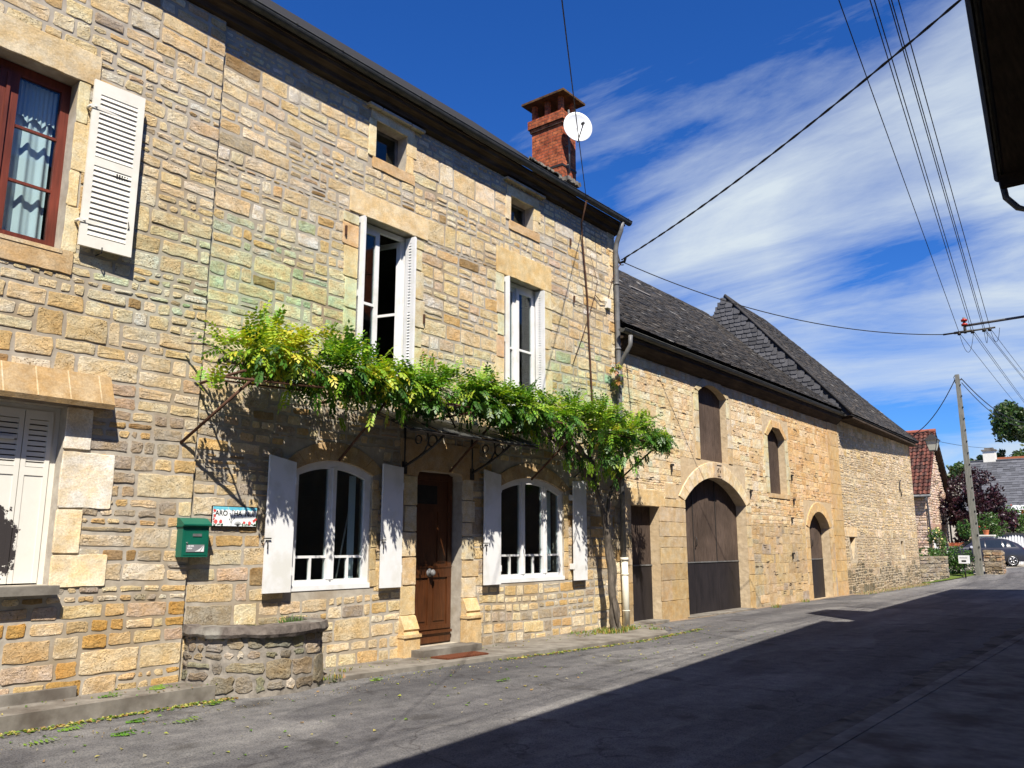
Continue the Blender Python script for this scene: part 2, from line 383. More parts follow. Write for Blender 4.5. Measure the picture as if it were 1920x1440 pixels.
def wall_sheet(outline, holes, x, depth, back=True):
    """front face with real openings and their reveals"""
    mb = MB(); loops = [[Vector((p[0], p[1], 0)) for p in outline]]+[[Vector((p[0], p[1], 0)) for p in h] for h in holes]
    flat = [v for l in loops for v in l]; tris = geometry.tessellate_polygon(loops)
    vs = [(x, v.x, v.y) for v in flat]
    fs = []
    for t in tris:
        a, b, c = (flat[i] for i in t)
        fs.append(tuple(t) if (b-a).cross(c-a).z > 0 else tuple(reversed(t)))
    mb.add(vs, fs)
    for h in holes:
        n = len(h)
        for i in range(n):
            p, q = h[i], h[(i+1) % n]
            mb.poly([(x, p[0], p[1]), (x-depth, p[0], p[1]), (x-depth, q[0], q[1]), (x, q[0], q[1])])
    return mb
def arch(y0, y1, zs, zt, n=14, z0=None):
    """outline of an arched opening, ccw: foot left, foot right, spring right ... spring left"""
    hw = (y1-y0)/2; rise = zt-zs; Rr = (hw*hw+rise*rise)/(2*rise); cy = (y0+y1)/2; cz = zt-Rr; a = math.asin(min(1, hw/Rr))
    if rise > hw: a = PI/2
    pts = [(cy+Rr*math.sin(a-2*a*i/n), cz+Rr*math.cos(a-2*a*i/n)) for i in range(n+1)]
    return ([(y0, z0), (y1, z0)] if z0 is not None else [])+pts
def rect(y0, y1, z0, z1): return [(y0, z0), (y1, z0), (y1, z1), (y0, z1)]
def block(mb, y0, y1, z0, z1, x, h, col, cut=.012, jit=.005):
    h = min(h, .021)+U(-.002, .002); cut = min(cut, .012)
    add_stone(mb, rect_outline(y0, y1, z0, z1, cut, jit), x, h, col, inset=.006, jit=.0008, rough=.04, flat=True)
def voussoirs(mb, y0, y1, zs, zt, th, x, h, cols, n, zt2=None):
    inner = arch(y0, y1, zs, zt, n); cy = (y0+y1)/2
    outer = arch(y0-th*.75, y1+th*.75, zs+th*.25, (zt2 or zt+th), n)
    for i in range(n):
        q = [inner[i+1], inner[i], outer[i], outer[i+1]]; c = (sum(p[0] for p in q)/4, sum(p[1] for p in q)/4)
        q = [(p[0]+(c[0]-p[0])*.02, p[1]+(c[1]-p[1])*.02) for p in q]
        qq = []
        for k in range(4):
            a = q[k]; b = q[(k+1) % 4]; qq += [a, (a[0]*.5+b[0]*.5, a[1]*.5+b[1]*.5)]
        add_stone(mb, qq, x, h, cols(), inset=.005, jit=.0008, rough=.03, flat=True)

CREAM = (.72, .63, .46); TAN = (.69, .565, .37); OCH = (.62, .45, .24); GREY = (.43, .37, .29); WHT = (.70, .66, .58); PINK = (.60, .47, .35); GRN = (.47, .55, .38); DK = (.36, .25, .13); ORG_ = (.58, .35, .12)
def jitc(c, a=.1):
    k = 1+U(-a, a); return (c[0]*k*(1+U(-.03, .03)), c[1]*k, c[2]*k*(1+U(-.08, .08)))
def pick(ws):
    t = U(0, sum(w for _, w in ws))
    for c, w in ws:
        t -= w
        if t <= 0: return c
    return ws[-1][0]
def greenish(y, z):
    def g(cy, cz, ry, rz): return math.exp(-((y-cy)/ry)**2-((z-cz)/rz)**2)
    return g(6.3, 4.75, 1.6, .75)+.85*g(13.6, 4.35, 2.4, .75)+.4*g(9.5, 4.2, 1.4, .5)
def tone_house(y, z):
    g = greenish(y, z)
    if rnd.random() < g*.3: c = pick([(GRN, 1.2), ((.56, .59, .43), 4), ((.36, .52, .36), .5*g), (WHT, .6)])
    elif z < 1.0 and y < 5.2: c = pick([(ORG_, 2.5), (OCH, 3), (TAN, 2), (PINK, 1)])
    elif z < 1.0: c = pick([(TAN, 3), (CREAM, 2), (OCH, 1.5), (GREY, 2)])
    elif z < 3.4:
        c = pick([(GREY, 3), (TAN, 2.5), (CREAM, 1.2), (OCH, 1.2), (WHT, .7 if y < 5 else .1), (DK, .8), (PINK, 1)])
    else: c = pick([(CREAM, 6), (TAN, 5), (OCH, .8), (PINK, .6), (WHT, .9), (GREY, .12), (DK, .10)])
    return jitc(c, .08)
def tone_barn(y, z):
    k = max(0, min(1, (y-21)/6))
    if y < 17 and z > 3.2 and rnd.random() < .2: c = (.55, .56, .44)
    elif z < 2.2: c = pick([((.47, .37, .24), 3), ((.42, .33, .22), 2), ((.36, .31, .24), 1.3), ((.50, .38, .23), 2)])
    else: c = pick([((.62, .52, .37), 3), ((.60, .47, .31), 3), ((.54, .40, .24), .6+k*2.4), ((.64, .57, .43), 1.8*(1-k))])
    if k > .4 and z > 2.4: c = (c[0]*1.0, c[1]*.90, c[2]*.78)
    return jitc(c, .09)
DRESS = lambda: jitc(pick([((.62, .53, .36), 3), ((.60, .48, .29), 2), ((.60, .56, .42), 2)]), .07)

# ================================================================ LEFT HOUSE + MAIN HOUSE
# ---- left house
Lh = thing('stone_house', 'stone end house at left with a red brown window and cream louvred shutter', 'house', (0, 3, 0))
XL = .045
opU = rect(2.35, 3.5, 4.60, 6.53); opD = rect(2.50, 3.72, 1.22, 2.98)
ws = wall_sheet([(-2, 0), (5.17, 0), (5.17, 8.4), (-2, 8.4)], [opU, opD], XL, .30)
ws.add([(XL, 5.17, 0), (-.5, 5.17, 0), (-.5, 5.17, 8.2), (XL, 5.17, 8.2)], [(0, 1, 2, 3)])
wall = ws.build('wall', 'mortar', Lh)
mb = MB()
bl = [(2.0, 3.69, 6.5, 6.88), (2.3, 3.60, 4.38, 6.5), (1.9, 4.10, 3.02, 3.33), (2.3, 3.95, 1.19, 3.0), (2.3, 3.76, 1.1, 1.22)]
masonry(mb, -1.0, 5.19, .0, 8.34, XL, bl, tone_house, band=(.28, .43), jit=.008, joint=.037, h=(.005, .013), jz=.0018, single=.08, cut=.016, wavamp=.03)
mb.build('rubble_stonework', 'rubble', wall)
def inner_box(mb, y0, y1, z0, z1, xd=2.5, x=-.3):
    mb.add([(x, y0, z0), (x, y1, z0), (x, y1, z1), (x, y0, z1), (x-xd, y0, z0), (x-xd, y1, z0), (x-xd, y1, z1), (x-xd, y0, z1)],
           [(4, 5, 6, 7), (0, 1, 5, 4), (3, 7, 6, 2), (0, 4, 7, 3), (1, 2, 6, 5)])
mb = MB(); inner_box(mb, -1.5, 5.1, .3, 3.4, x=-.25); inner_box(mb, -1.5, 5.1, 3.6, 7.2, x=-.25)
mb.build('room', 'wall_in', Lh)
# upper red-brown window
w = MB(); xw = -.14
for a, b in ((2.35, 2.43), (3.41, 3.5)): w.box(xw-.06, xw, a, b, 4.62, 6.52)
w.box(xw-.06, xw, 2.43, 3.41, 6.42, 6.52); w.box(xw-.06, xw, 2.43, 3.41, 4.62, 4.72)
w.box(xw-.055, xw+.012, 2.80, 2.89, 4.72, 6.42); w.box(xw-.055, xw+.004, 2.89, 2.99, 4.72, 6.42); w.box(xw-.055, xw+.03, 2.865, 2.90, 4.74, 6.4)
for z in (5.27, 5.86):
    w.box(xw-.045, xw-.008, 2.43, 2.80, z-.014, z+.014); w.box(xw-.045, xw-.008, 2.99, 3.41, z-.014, z+.014)
win = w.build('window', 'redwood', Lh, label='red brown wooden casement window with a lace curtain')
for a, b in ((2.43, 2.80), (2.99, 3.41)):
    p = MB(); p.box(xw-.034, xw-.03, a, b, 4.72, 6.42); p.build('pane', 'glass', win)
    c = MB(); n = 40; top = 6.42
    for i in range(n):
        t0, t1 = i/n, (i+1)/n
        f = lambda t: -.1+.016*math.sin(t*17)+.008*math.sin(t*31+1)
        def seg(z0, z1, sw, off):
            ya, yb = a+(b-a)*t0, a+(b-a)*t1; c.add([(xw+f(t0)+off, ya, z0), (xw+f(t1)+off, yb, z0), (xw+f(t1)+off, yb+sw, z1), (xw+f(t0)+off, ya+sw, z1)], [(0, 1, 2, 3)], smooth=True)
        seg(4.72, 6.1, 0, -.03)
        sc_a, sc_b = (5.97+.07*abs(math.sin(tt*9)) for tt in (t0, t1)); ya, yb = a+(b-a)*t0, a+(b-a)*t1
        c.add([(xw-.095+.008*math.sin(t0*60), ya, sc_a), (xw-.095+.008*math.sin(t1*60), yb, sc_b), (xw-.095+.008*math.sin(t1*60), yb, 6.42), (xw-.095+.008*math.sin(t0*60), ya, 6.42)], [(0, 1, 2, 3)], smooth=True)
    c.build('curtain', 'curtain', win)
s = MB(); block(s, 2.0, 3.70, 6.53, 6.89, XL, .04, (.54, .46, .32)); s.build('lintel', 'dressed', win)
s = MB(); block(s, 2.2, 3.62, 4.36, 4.60, XL, .05, (.45, .33, .2)); s.box(XL-.3, XL+.03, 2.35, 3.5, 4.56, 4.601, (.5, .4, .27)); s.build('sill', 'dressed', win)
s = MB()
for a, b, e in ((4.6, 5.1, .14), (5.1, 5.5, .1), (5.5, 6.05, .16), (6.05, 6.53, .12)): block(s, 3.5, 3.5+e, a+.006, b-.006, XL, .012, DRESS())
s.build('jamb_stones', 'dressed', win)
def louvre_shutter(parent, y0, y1, z0, z1, x, mat, name='shutter', panels=((.08, .47), (.53, .94)), nsl=13, label=None, hinge=True, ang=0, hy=None):
    """louvred shutter lying in the plane x, swung about a vertical axis hy by ang"""
    m = MB(); t = .032; st = .075; H = z1-z0
    m.box(x, x+t, y0, y0+st, z0, z1); m.box(x, x+t, y1-st, y1, z0, z1)
    zs = [z0]
    for a, b in panels: zs += [z0+H*a, z0+H*b]
    zs.append(z1)
    for i in range(0, len(zs), 2): m.box(x, x+t, y0+st, y1-st, zs[i], zs[i+1])
    for a, b in panels:
        za, zb = z0+H*a, z0+H*b; dz = (zb-za)/nsl
        for k in range(nsl):
            zc = za+dz*(k+.5)
            m.add([(x+.019, y0+st, zc+dz*.60), (x+t+.004, y0+st, zc-dz*.34), (x+t+.004, y1-st, zc-dz*.34), (x+.019, y1-st, zc+dz*.60),
                   (x+.009, y0+st, zc+dz*.60), (x+t-.006, y0+st, zc-dz*.40), (x+t-.006, y1-st, zc-dz*.40), (x+.009, y1-st, zc+dz*.60)],
                  [(0, 1, 2, 3), (7, 6, 5, 4), (0, 4, 5, 1), (1, 5, 6, 2), (2, 6, 7, 3), (3, 7, 4, 0)])
    if ang:
        hy = y0 if hy is None else hy
        rot = Matrix.Rotation(ang, 3, 'Z'); o = Vector((x, hy, 0))
        m.v = [tuple(rot @ (Vector(v)-o)+o) for v in m.v]
    ob = m.build(name, mat, parent)
    if label: ob['label'] = label
    return ob
sh = louvre_shutter(Lh, 3.62, 4.17, 4.68, 6.57, XL+.07, 'cream', panels=((.065, .485), (.535, .92)), nsl=13, label='cream louvred shutter folded back against the wall', ang=-R(3))
h = MB()
for z in (4.95, 6.25): h.tube([(XL+.02, 3.60, z), (XL+.09, 3.60, z), (XL+.11, 3.66, z)], .016, 6); h.box(XL+.10, XL+.112, 3.6, 3.98, z-.02, z+.02)
h.build('hinge', 'cream', sh)
h = MB()
for k in range(5): h.box(XL+.09, XL+.125, 3.93+k*.028, 3.945+k*.028, 5.53, 5.57)
h.box(XL+.10, XL+.115, 3.90, 4.07, 5.535, 5.55); h.tube([(XL+.11, 4.10, 5.12), (XL+.14, 4.11, 5.0), (XL+.11, 4.10, 4.95)], .006, 5)
h.tube([(XL, 3.85, 4.64), (XL+.13, 3.85, 4.64), (XL+.13, 3.85, 4.70)], .008, 5); h.build('latch', 'iron', sh)
# lower window with closed peeling shutters
winD = MB(); winD.box(-.16, -.10, 2.50, 2.56, 1.22, 2.98); winD.box(-.16, -.10, 3.66, 3.72, 1.22, 2.98); winD.box(-.16, -.10, 2.56, 3.66, 2.92, 2.98)
winD = winD.build('window', 'cream', Lh, label='ground floor window behind closed peeling cream shutters')
def peel_mat():
    m, nt, b = newmat('peeling_cream_paint'); spec(b, .7, .25); co = objco(nt)
    n = noisen(nt, 9, 8, .72, co); s = nt.nodes.new('ShaderNodeSeparateXYZ'); nt.links.new(co, s.inputs[0])
    # the paint has come off in one big patch low on the left leaf
    dy = math_(nt, 'MULTIPLY', math_(nt, 'ADD', s.outputs[1], -.06), 1.7); dz = math_(nt, 'MULTIPLY', math_(nt, 'ADD', s.outputs[2], -1.6), 1.25)
    d = math_(nt, 'SQRT', math_(nt, 'ADD', math_(nt, 'MULTIPLY', dy, dy), math_(nt, 'MULTIPLY', dz, dz)))
    mk = ramp(nt, math_(nt, 'MULTIPLY', math_(nt, 'ADD', d, math_(nt, 'MULTIPLY', n, .9)), .5), .52, .525)
    nt.links.new(mixc(nt, (.035, .03, .03), mixc(nt, (.60, .58, .52), (.70, .68, .62), n), mk), b.inputs['Base Color'])
    bump(nt, b, mk, .5, .004); return m
M['peel'] = peel_mat()
ys = [2.56, 2.83, 3.10, 3.385, 3.66]
for i in range(4):
    a, b = ys[i]+.004, ys[i+1]-.004; m = MB(); x = -.115; t = .03
    m.box(x, x+t, a, a+.045, 1.235, 2.93); m.box(x, x+t, b-.045, b, 1.235, 2.93)
    m.box(x, x+t, a+.045, b-.045, 2.84, 2.93); m.box(x, x+t, a+.045, b-.045, 2.28, 2.36); m.box(x, x+t-.008, a+.045, b-.045, 1.235, 2.28)
    for k in range(9):
        zc = 2.36+.48*(k+.5)/9; m.box(x+.006, x+t-.006, a+.045, b-.045, zc-.021, zc+.019)
    m.build('shutter', 'peel', winD)
m = MB(); m.box(-.085, -.06, 2.95, 3.30, 2.62, 2.645); m.tube([(-.08, 3.10, 2.75), (-.07, 3.10, 1.3)], .007, 6); m.build('espagnolette', 'cream', winD)
s = MB(); s.prism([(XL, 3.02), (XL+.20, 2.98), (XL+.22, 3.03), (XL+.08, 3.34), (XL, 3.345)], lambda a, b: (a, 1.9, b), lambda a, b: (a, 4.10, b), (.36, .27, .16))
lt = s.build('lintel', 'dressed', winD, label='sloping tan concrete hood above the lower window')
s = MB()
for k in range(7):
    y = 2.1+k*.31; s.add([(XL+.222, y, 3.03), (XL+.222, y+.014, 3.03), (XL+.084, y+.014, 3.338), (XL+.084, y, 3.338)], [(0, 1, 2, 3)], (.50, .42, .3))
s.build('joint', 'dressed', lt)
s = MB(); s.box(XL-.3, XL+.15, 2.3, 3.76, 1.13, 1.215); s.build('sill', 'concrete', winD)
s = MB()
for (a, b, c, d, col) in ((3.72, 3.98, 2.56, 2.98, WHT), (3.72, 4.25, 1.97, 2.53, (.68, .65, .58)), (3.72, 3.97, 1.52, 1.95, CREAM), (3.72, 4.26, 1.19, 1.50, CREAM), (3.2, 4.2, .83, 1.10, CREAM)):
    if c > 1: block(s, a, b, c, d, XL, .03, col)
s.build('jamb_stones', 'dressed', winD)

# ---- main house
H = thing('stone_house', 'tall stone house with white shutters, brown door and a leafy vine across its front', 'house', (0, 9.8, 0))
opG1 = arch(6.60, 7.93, 2.55, 2.71, 12, 1.03); opG2 = arch(10.72, 12.60, 2.55, 2.75, 14, .99)
opDr = [(8.80, .14), (9.82, .14), (9.82, 2.58), (9.79, 2.66), (9.70, 2.70), (8.92, 2.70), (8.83, 2.66), (8.80, 2.58)]
opW1 = rect(7.50, 8.64, 3.95, 6.33); opW2 = rect(10.84, 12.0, 3.95, 6.29)
opA1 = rect(7.77, 8.42, 7.30, 7.90); opA2 = rect(11.03, 11.72, 7.34, 7.82)
ws = wall_sheet([(5.17, 0), (14.6, 0), (14.6, 8.36), (5.17, 8.36)], [opG1, opG2, opDr, opW1, opW2, opA1, opA2], 0, .26)
ws.add([(0, 14.6, 0), (-9, 14.6, 0), (-9, 14.6, 8.2), (-4.3, 14.6, 12.2), (0, 14.6, 8.2)], [(0, 1, 2, 3, 4)])
wallH = ws.build('wall', 'mortar', H)
blk = [(6.42, 8.1, 2.45, 2.95), (6.53, 8.0, 1.0, 2.5), (10.55, 12.77, 2.45, 3.0), (10.65, 12.68, .96, 2.5), (8.53, 10.05, 0, 2.65), (8.46, 10.19, 2.6, 3.12),
       (7.33, 8.91, 6.33, 6.67), (7.36, 7.50, 3.9, 6.31), (8.64, 8.77, 3.9, 6.31), (10.64, 12.24, 6.29, 6.75), (10.70, 10.84, 3.9, 6.27), (12.0, 12.13, 3.9, 6.27), (7.5, 8.64, 3.8, 6.3), (10.84, 12., 3.8, 6.3),
       (7.65, 8.55, 7.15, 8.08), (10.91, 11.85, 7.18, 8.0), (14.42, 14.6, 0, 8.36)]
mb = MB(); masonry(mb, 5.2, 14.6, .02, 8.34, 0, blk, tone_house, band=(.27, .43), jit=.008, joint=.038, h=(.004, .011), jz=.0016, single=.1, cut=.016, wavamp=.03)
mb.build('rubble_stonework', 'rubble', wallH)
# dressed corner
q = MB(); z = .03
while z < 8.1:
    hh = U(.2, .36); wv = U(.18, .35); block(q, 14.6-wv, 14.595, z, min(8.18, z+hh)-.02, 0, U(.012, .022), tone_house(14, z))
    z += hh
q.build('quoin', 'rubble', wallH)
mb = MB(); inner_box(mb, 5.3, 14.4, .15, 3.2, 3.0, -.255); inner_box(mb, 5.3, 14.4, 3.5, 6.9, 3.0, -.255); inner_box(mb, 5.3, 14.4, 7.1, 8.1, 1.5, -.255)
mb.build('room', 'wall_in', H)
def solid_shutter(parent, y0, y1, z0, z1, tilt):
    m = MB(); x = .075; t = .03
    m.prism([(y0, z0), (y1, z0), (y1, z1+tilt), (y0, z1)], lambda a, b: (x, a, b), lambda a, b: (x+t, a, b))
    ob = m.build('shutter', 'white', parent)
    m = MB(); hy = y1 if tilt < 0 else y0
    for z in (z0+.25, z1-.3): m.box(x-.07, x+.034, hy-.012, hy+.012, z-.05, z+.05)
    m.build('hinge', 'white', ob)
    m = MB(); hy2 = y0 if tilt < 0 else y1; zz = z0+.62
    m.tube([(.0, hy2+.01, zz), (x+.06, hy2+.01, zz), (x+.06, hy2+.01, zz-.10)], .009, 6); m.tube([(x+.05, hy2-.05, zz+.03), (x+.05, hy2+.06, zz+.03)], .009, 6)
    m.build('shutter_dog', 'iron', ob)
def arched_window(y0, y1, zs, zt, zb, mull, trz, label, subs):
    """white window with curved head; mull = mullion centres"""
    m = MB(); x = -.10; t = .06; fr = .075
    o = arch(y0, y1, zs, zt, 20); cy = (y0+y1)/2
    def ztop(y):
        hw = (y1-y0)/2; rise = zt-zs; Rr = (hw*hw+rise*rise)/(2*rise); return zt-Rr+math.sqrt(max(0, Rr*Rr-(y-cy)**2))
    # curved head
    n = 24
    for i in range(n):
        a = y0+(y1-y0)*i/n; b = y0+(y1-y0)*(i+1)/n
        m.add([(x+t, a, ztop(a)-fr-.03), (x+t, b, ztop(b)-fr-.03), (x+t, b, ztop(b)+.01), (x+t, a, ztop(a)+.01), (x, a, ztop(a)-fr-.03), (x, b, ztop(b)-fr-.03)], [(0, 1, 2, 3), (4, 5, 1, 0)])
    m.box(x, x+t-.002, y0, y0+fr+.03, zb, ztop(y0+.1)-.06); m.box(x, x+t-.002, y1-fr-.03, y1, zb, ztop(y1-.1)-.06)
    m.box(x, x+t-.001, y0+fr+.03, y1-fr-.03, zb, zb+.10); m.box(x+.01, x+t+.05, y0-.0, y1+.0, zb-.03, zb+.035)
    ed = [y0+fr+.03]
    for c in mull: m.box(x, x+t+.006, c-.062, c+.062, zb+.10, ztop(c)-.09); m.box(x+.01, x+t+.02, c-.012, c+.012, zb+.1, ztop(c)-.09); ed += [c-.062, c+.062]
    ed.append(y1-fr-.03)
    win = None
    for i in range(0, len(ed), 2):
        m.box(x+.012, x+t-.012, ed[i], ed[i+1], trz-.016, trz+.016)
        for k in range(1, subs[i//2]): yy = ed[i]+(ed[i+1]-ed[i])*k/subs[i//2]; m.box(x+.012, x+t-.012, yy-.016, yy+.016, zb+.10, trz-.016)
    win = m.build('window', 'white', H, label=label)
    for i in range(0, len(ed), 2):
        p = MB(); p.prism([(ed[i], zb+.1), (ed[i+1], zb+.1), (ed[i+1], ztop(ed[i+1])-.08), ((ed[i]+ed[i+1])/2, ztop((ed[i]+ed[i+1])/2)-.08), (ed[i], ztop(ed[i])-.08)], lambda a, b: (x+.022, a, b), lambda a, b: (x+.026, a, b))
        p.build('pane', 'glass', win)
    return win
g1 = arched_window(6.60, 7.93, 2.55, 2.71, 1.06, [7.26], 1.45, 'white arched window left of the door', [2, 2])
g2 = arched_window(10.72, 12.60, 2.55, 2.75, 1.02, [11.42, 12.06], 1.43, 'white arched window right of the door, three lights wide', [2, 2, 1])
for ww, (a, b, zs, zt, zb) in ((g1, (6.60, 7.93, 2.55, 2.71, 1.03)), (g2, (10.72, 12.60, 2.55, 2.75, .99))):
    s = MB(); voussoirs(s, a, b, zs, zt, .26, 0, .018, lambda: jitc((.40, .30, .18), .12), 7 if b-a < 1.5 else 9); s.build('arch_stones', 'dressed', ww)
    s = MB(); z = zb
    while z < 2.45:
        hh = U(.2, .34); z2 = min(2.5, z+hh)
        block(s, a-U(.09, .12), a, z+.01, z2, 0, .016, jitc((.44, .34, .2), .15)); block(s, b, b+U(.09, .14), z+.01, z2, 0, .016, jitc((.42, .33, .2), .15)); z = z2
    s.build('jamb_stones', 'dressed', ww)
solid_shutter(g1, 6.15, 6.55, 1.03, 2.70, -.07); solid_shutter(g1, 8.04, 8.43, 1.02, 2.73, -.03)
solid_shutter(g2, 10.25, 10.66, .98, 2.80, -.06); solid_shutter(g2, 12.78, 13.20, .97, 2.76, .03)
m = MB(); m.tube([(-.30, 7.58, 1.1), (-.26, 7.78, 2.25)], .012, 6); m.build('blind_pole', 'white', g1)
for ww, yy in ((g1, 7.80), (g2, 12.46)):
    m = MB()
    for i in range(10): m.add([(-.20-.02*(i % 2), yy-.012*i, 1.15), (-.20-.02*((i+1) % 2), yy-.012*(i+1), 1.15), (-.20-.02*((i+1) % 2), yy-.012*(i+1), 2.55), (-.20-.02*(i % 2), yy-.012*i, 2.55)], [(0, 1, 2, 3)])
    m.build('curtain', 'curtain', ww)
# french windows upstairs
def french(y0, y1, z0, z1, label, openr):
    m = MB(); x = -.22; t = .055
    m.box(x, x+t, y0, y0+.06, z0, z1); m.box(x, x+t, y1-.06, y1, z0, z1); m.box(x, x+t, y0+.06, y1-.06, z1-.07, z1); m.box(x, x+t, y0+.06, y1-.06, z0, z0+.06)
    wn = m.build('window', 'white', H, label=label); cy = (y0+y1)/2
    def leaf(a, b, ang, hy):
        f = MB(); s = .075; xx = x+.01; tt = .045; z0_, z1_ = z0+.06, z1-.07; zt = z0_+(z1_-z0_)*.48
        f.box(xx, xx+tt, a, a+s, z0_, z1_); f.box(xx, xx+tt, b-s, b, z0_, z1_); f.box(xx, xx+tt, a+s, b-s, z1_-.08, z1_); f.box(xx, xx+tt, a+s, b-s, z0_, z0_+.12); f.box(xx+.006, xx+tt-.006, a+s, b-s, zt-.02, zt+.02)
        g = MB(); g.box(xx+.018, xx+.022, a+s, b-s, z0_+.12, z1_-.08)
        if ang:
            rot = Matrix.Rotation(ang, 3, 'Z'); o = Vector((xx, hy, 0))
            for q_ in (f, g): q_.v = [tuple(rot @ (Vector(v)-o)+o) for v in q_.v]
        fo = f.build('casement', 'white', wn); g.build('pane', 'glass', wn)
    leaf(y0+.06, cy, 0, None) if openr == 1 else leaf(y0+.06, cy, R(4), y0+.06)
    leaf(cy, y1-.06, -R(74) if openr == 1 else 0, y1-.06)
    # folded louvred shutters standing in the reveals
    for yy, d0, d1, sg in ((y0+.02, -.16, .10, 1), (y1-.07, -.13, .07, -1)):
        for k in range(2):
            b_ = louvre_shutter(wn, 0, d1-d0-.03*k, z0+.03, z1-.03, 0, 'white', name='shutter', panels=((.04, .48), (.52, .96)), nsl=22)
            yk = yy+k*.04
            # swing it perpendicular to the wall
            o0 = Vector(ORG[wn.name]); 
            for v in b_.data.vertices:
                p = v.co+o0; v.co = Vector((d0+p.y, yk+p.x if sg > 0 else yk+.04-p.x, p.z))-o0
            if sg < 0: b_.data.flip_normals()
            if sg > 0: pass
    return wn
f1 = french(7.50, 8.64, 3.95, 6.31, 'tall white french window, one leaf swung open inward', 1)
f2 = french(10.84, 12.0, 3.95, 6.27, 'tall white french window with its leaves shut', 0)
s = MB(); block(s, 7.32, 8.92, 6.32, 6.68, 0, .03, (.60, .49, .32)); s.build('lintel', 'dressed', f1)
s = MB(); block(s, 10.63, 12.25, 6.28, 6.76, 0, .03, (.56, .44, .25)); s.build('lintel', 'dressed', f2)
for ww, a, b in ((f1, 7.50, 8.64), (f2, 10.84, 12.0)):
    s = MB(); z = 3.9
    while z < 6.28:
        hh = U(.28, .5); z2 = min(6.28, z+hh); k = U(.16, .32)
        if 6.28-z2 < .12: z2 = 6.28
        c = jitc(pick([((.50, .50, .36), 2), ((.55, .46, .30), 3), ((.5, .36, .24), 1)]), .06)
        block(s, a-k*.95, a, z+.012, z2-.012, 0, .018, c)
        block(s, b, b+U(.14, .28), z+.012, z2-.012, 0, .018, jitc((.52, .46, .32), .1)); z = z2
    s.build('jamb_stones', 'dressed', ww)
    s = MB(); s.box(-.26, .05, a-.05, b+.05, 3.86, 3.95, (.45, .38, .27)); s.build('sill', 'dressed', ww)
# attic openings
for (a, b, z0, z1, lb) in ((7.77, 8.42, 7.30, 7.90, 'small dark attic window above the open french window'), (11.03, 11.72, 7.34, 7.82, 'small dark attic window nearest the chimney')):
    m = MB(); x = -.24; m.box(x, x+.04, a, a+.05, z0, z1); m.box(x, x+.04, b-.05, b, z0, z1); m.box(x, x+.04, a+.05, b-.05, z0, z0+.04); m.box(x, x+.04, a+.05, b-.05, z1-.04, z1)
    wn = m.build('window', 'zinc', H, label=lb)
    p = MB(); p.box(x+.015, x+.02, a+.05, b-.05, z0+.04, z1-.04); p.build('pane', 'glass', wn)
    s = MB(); block(s, a-.14, a, z0, z1+.0, 0, .03, DRESS()); zm = (z0+z1)/2-.02; block(s, b, b+.2, zm, z1, 0, .03, DRESS()); block(s, b, b+.14, z0, zm, 0, .028, DRESS()); s.build('jamb_stones', 'dressed', wn)
    s = MB(); block(s, a-.10, b+.16, z1+.0, z1+.18, 0, .03, DRESS()); s.build('lintel', 'dressed', wn)
    s = MB(); block(s, a-.05, b+.18, z0-.17, z0, 0, .03, jitc((.5, .35, .2), .05)); s.build('sill', 'dressed', wn)
    s = MB(); yy = a-.2
    for L in (.26, .62, .30): s.box(.0, .10, yy, yy+L-.02, 8.06, 8.10, (.40, .37, .32)); yy += L
    s.build('drip_stones', 'dressed', wn)
# door
d = MB(); x = -.20
d.box(x-.05, x, 8.84, 9.80, .15, 2.72)
for a, b, c_, e in ((8.86, 8.95, .42, 2.66), (9.69, 9.78, .42, 2.66), (9.27, 9.355, .42, 1.12)): d.box(x, x+.018, a, b, c_, e)
for z0, z1 in ((1.12, 1.26), (2.58, 2.66), (.36, .42), (.17, .33)): d.box(x, x+.022, 8.86, 9.78, z0, z1)
d.box(x, x+.012, 9.0, 9.22, .48, 1.06); d.box(x, x+.012, 9.40, 9.64, .48, 1.06); d.box(x, x+.012, 9.0, 9.40, 1.34, 2.10); d.box(x, x+.012, 9.47, 9.64, 1.34, 2.10)
d.box(x+.018, x+.03, 8.86, 9.78, 1.26, 1.285); d.box(x+.02, x+.05, 8.86, 9.78, .30, .34)
dr = d.build('door', 'doorwood', H, label='panelled dark brown front door with a round knob')
p = MB(); p.box(x+.002, x+.008, 9.0, 9.45, 2.22, 2.50); p.build('pane', 'black', dr)
k = MB()
def lathe(mb, o, ax, prof, seg=16, col=None):
    o = Vector(o); ax = Vector(ax).normalized(); u = ax.orthogonal().normalized(); w_ = ax.cross(u)
    pts = [[tuple(o+ax*h_+(u*math.cos(2*PI*i/seg)+w_*math.sin(2*PI*i/seg))*r_) for i in range(seg)] for h_, r_ in prof]
    vs = [p for ring in pts for p in ring]; fs = []
    for a in range(len(prof)-1):
        for i in range(seg): j = (i+1) % seg; fs.append((a*seg+i, a*seg+j, (a+1)*seg+j, (a+1)*seg+i))
    fs.append(tuple(range((len(prof)-1)*seg, len(prof)*seg)))
    mb.add(vs, fs, col, True)
lathe(k, (x+.02, 9.29, 1.19), (1, 0, 0), [(0, .062), (.012, .062), (.015, .02), (.05, .02), (.055, .045), (.08, .052), (.10, .035), (.105, .0)]); k.build('knob', 'zinc', dr)
s = MB()
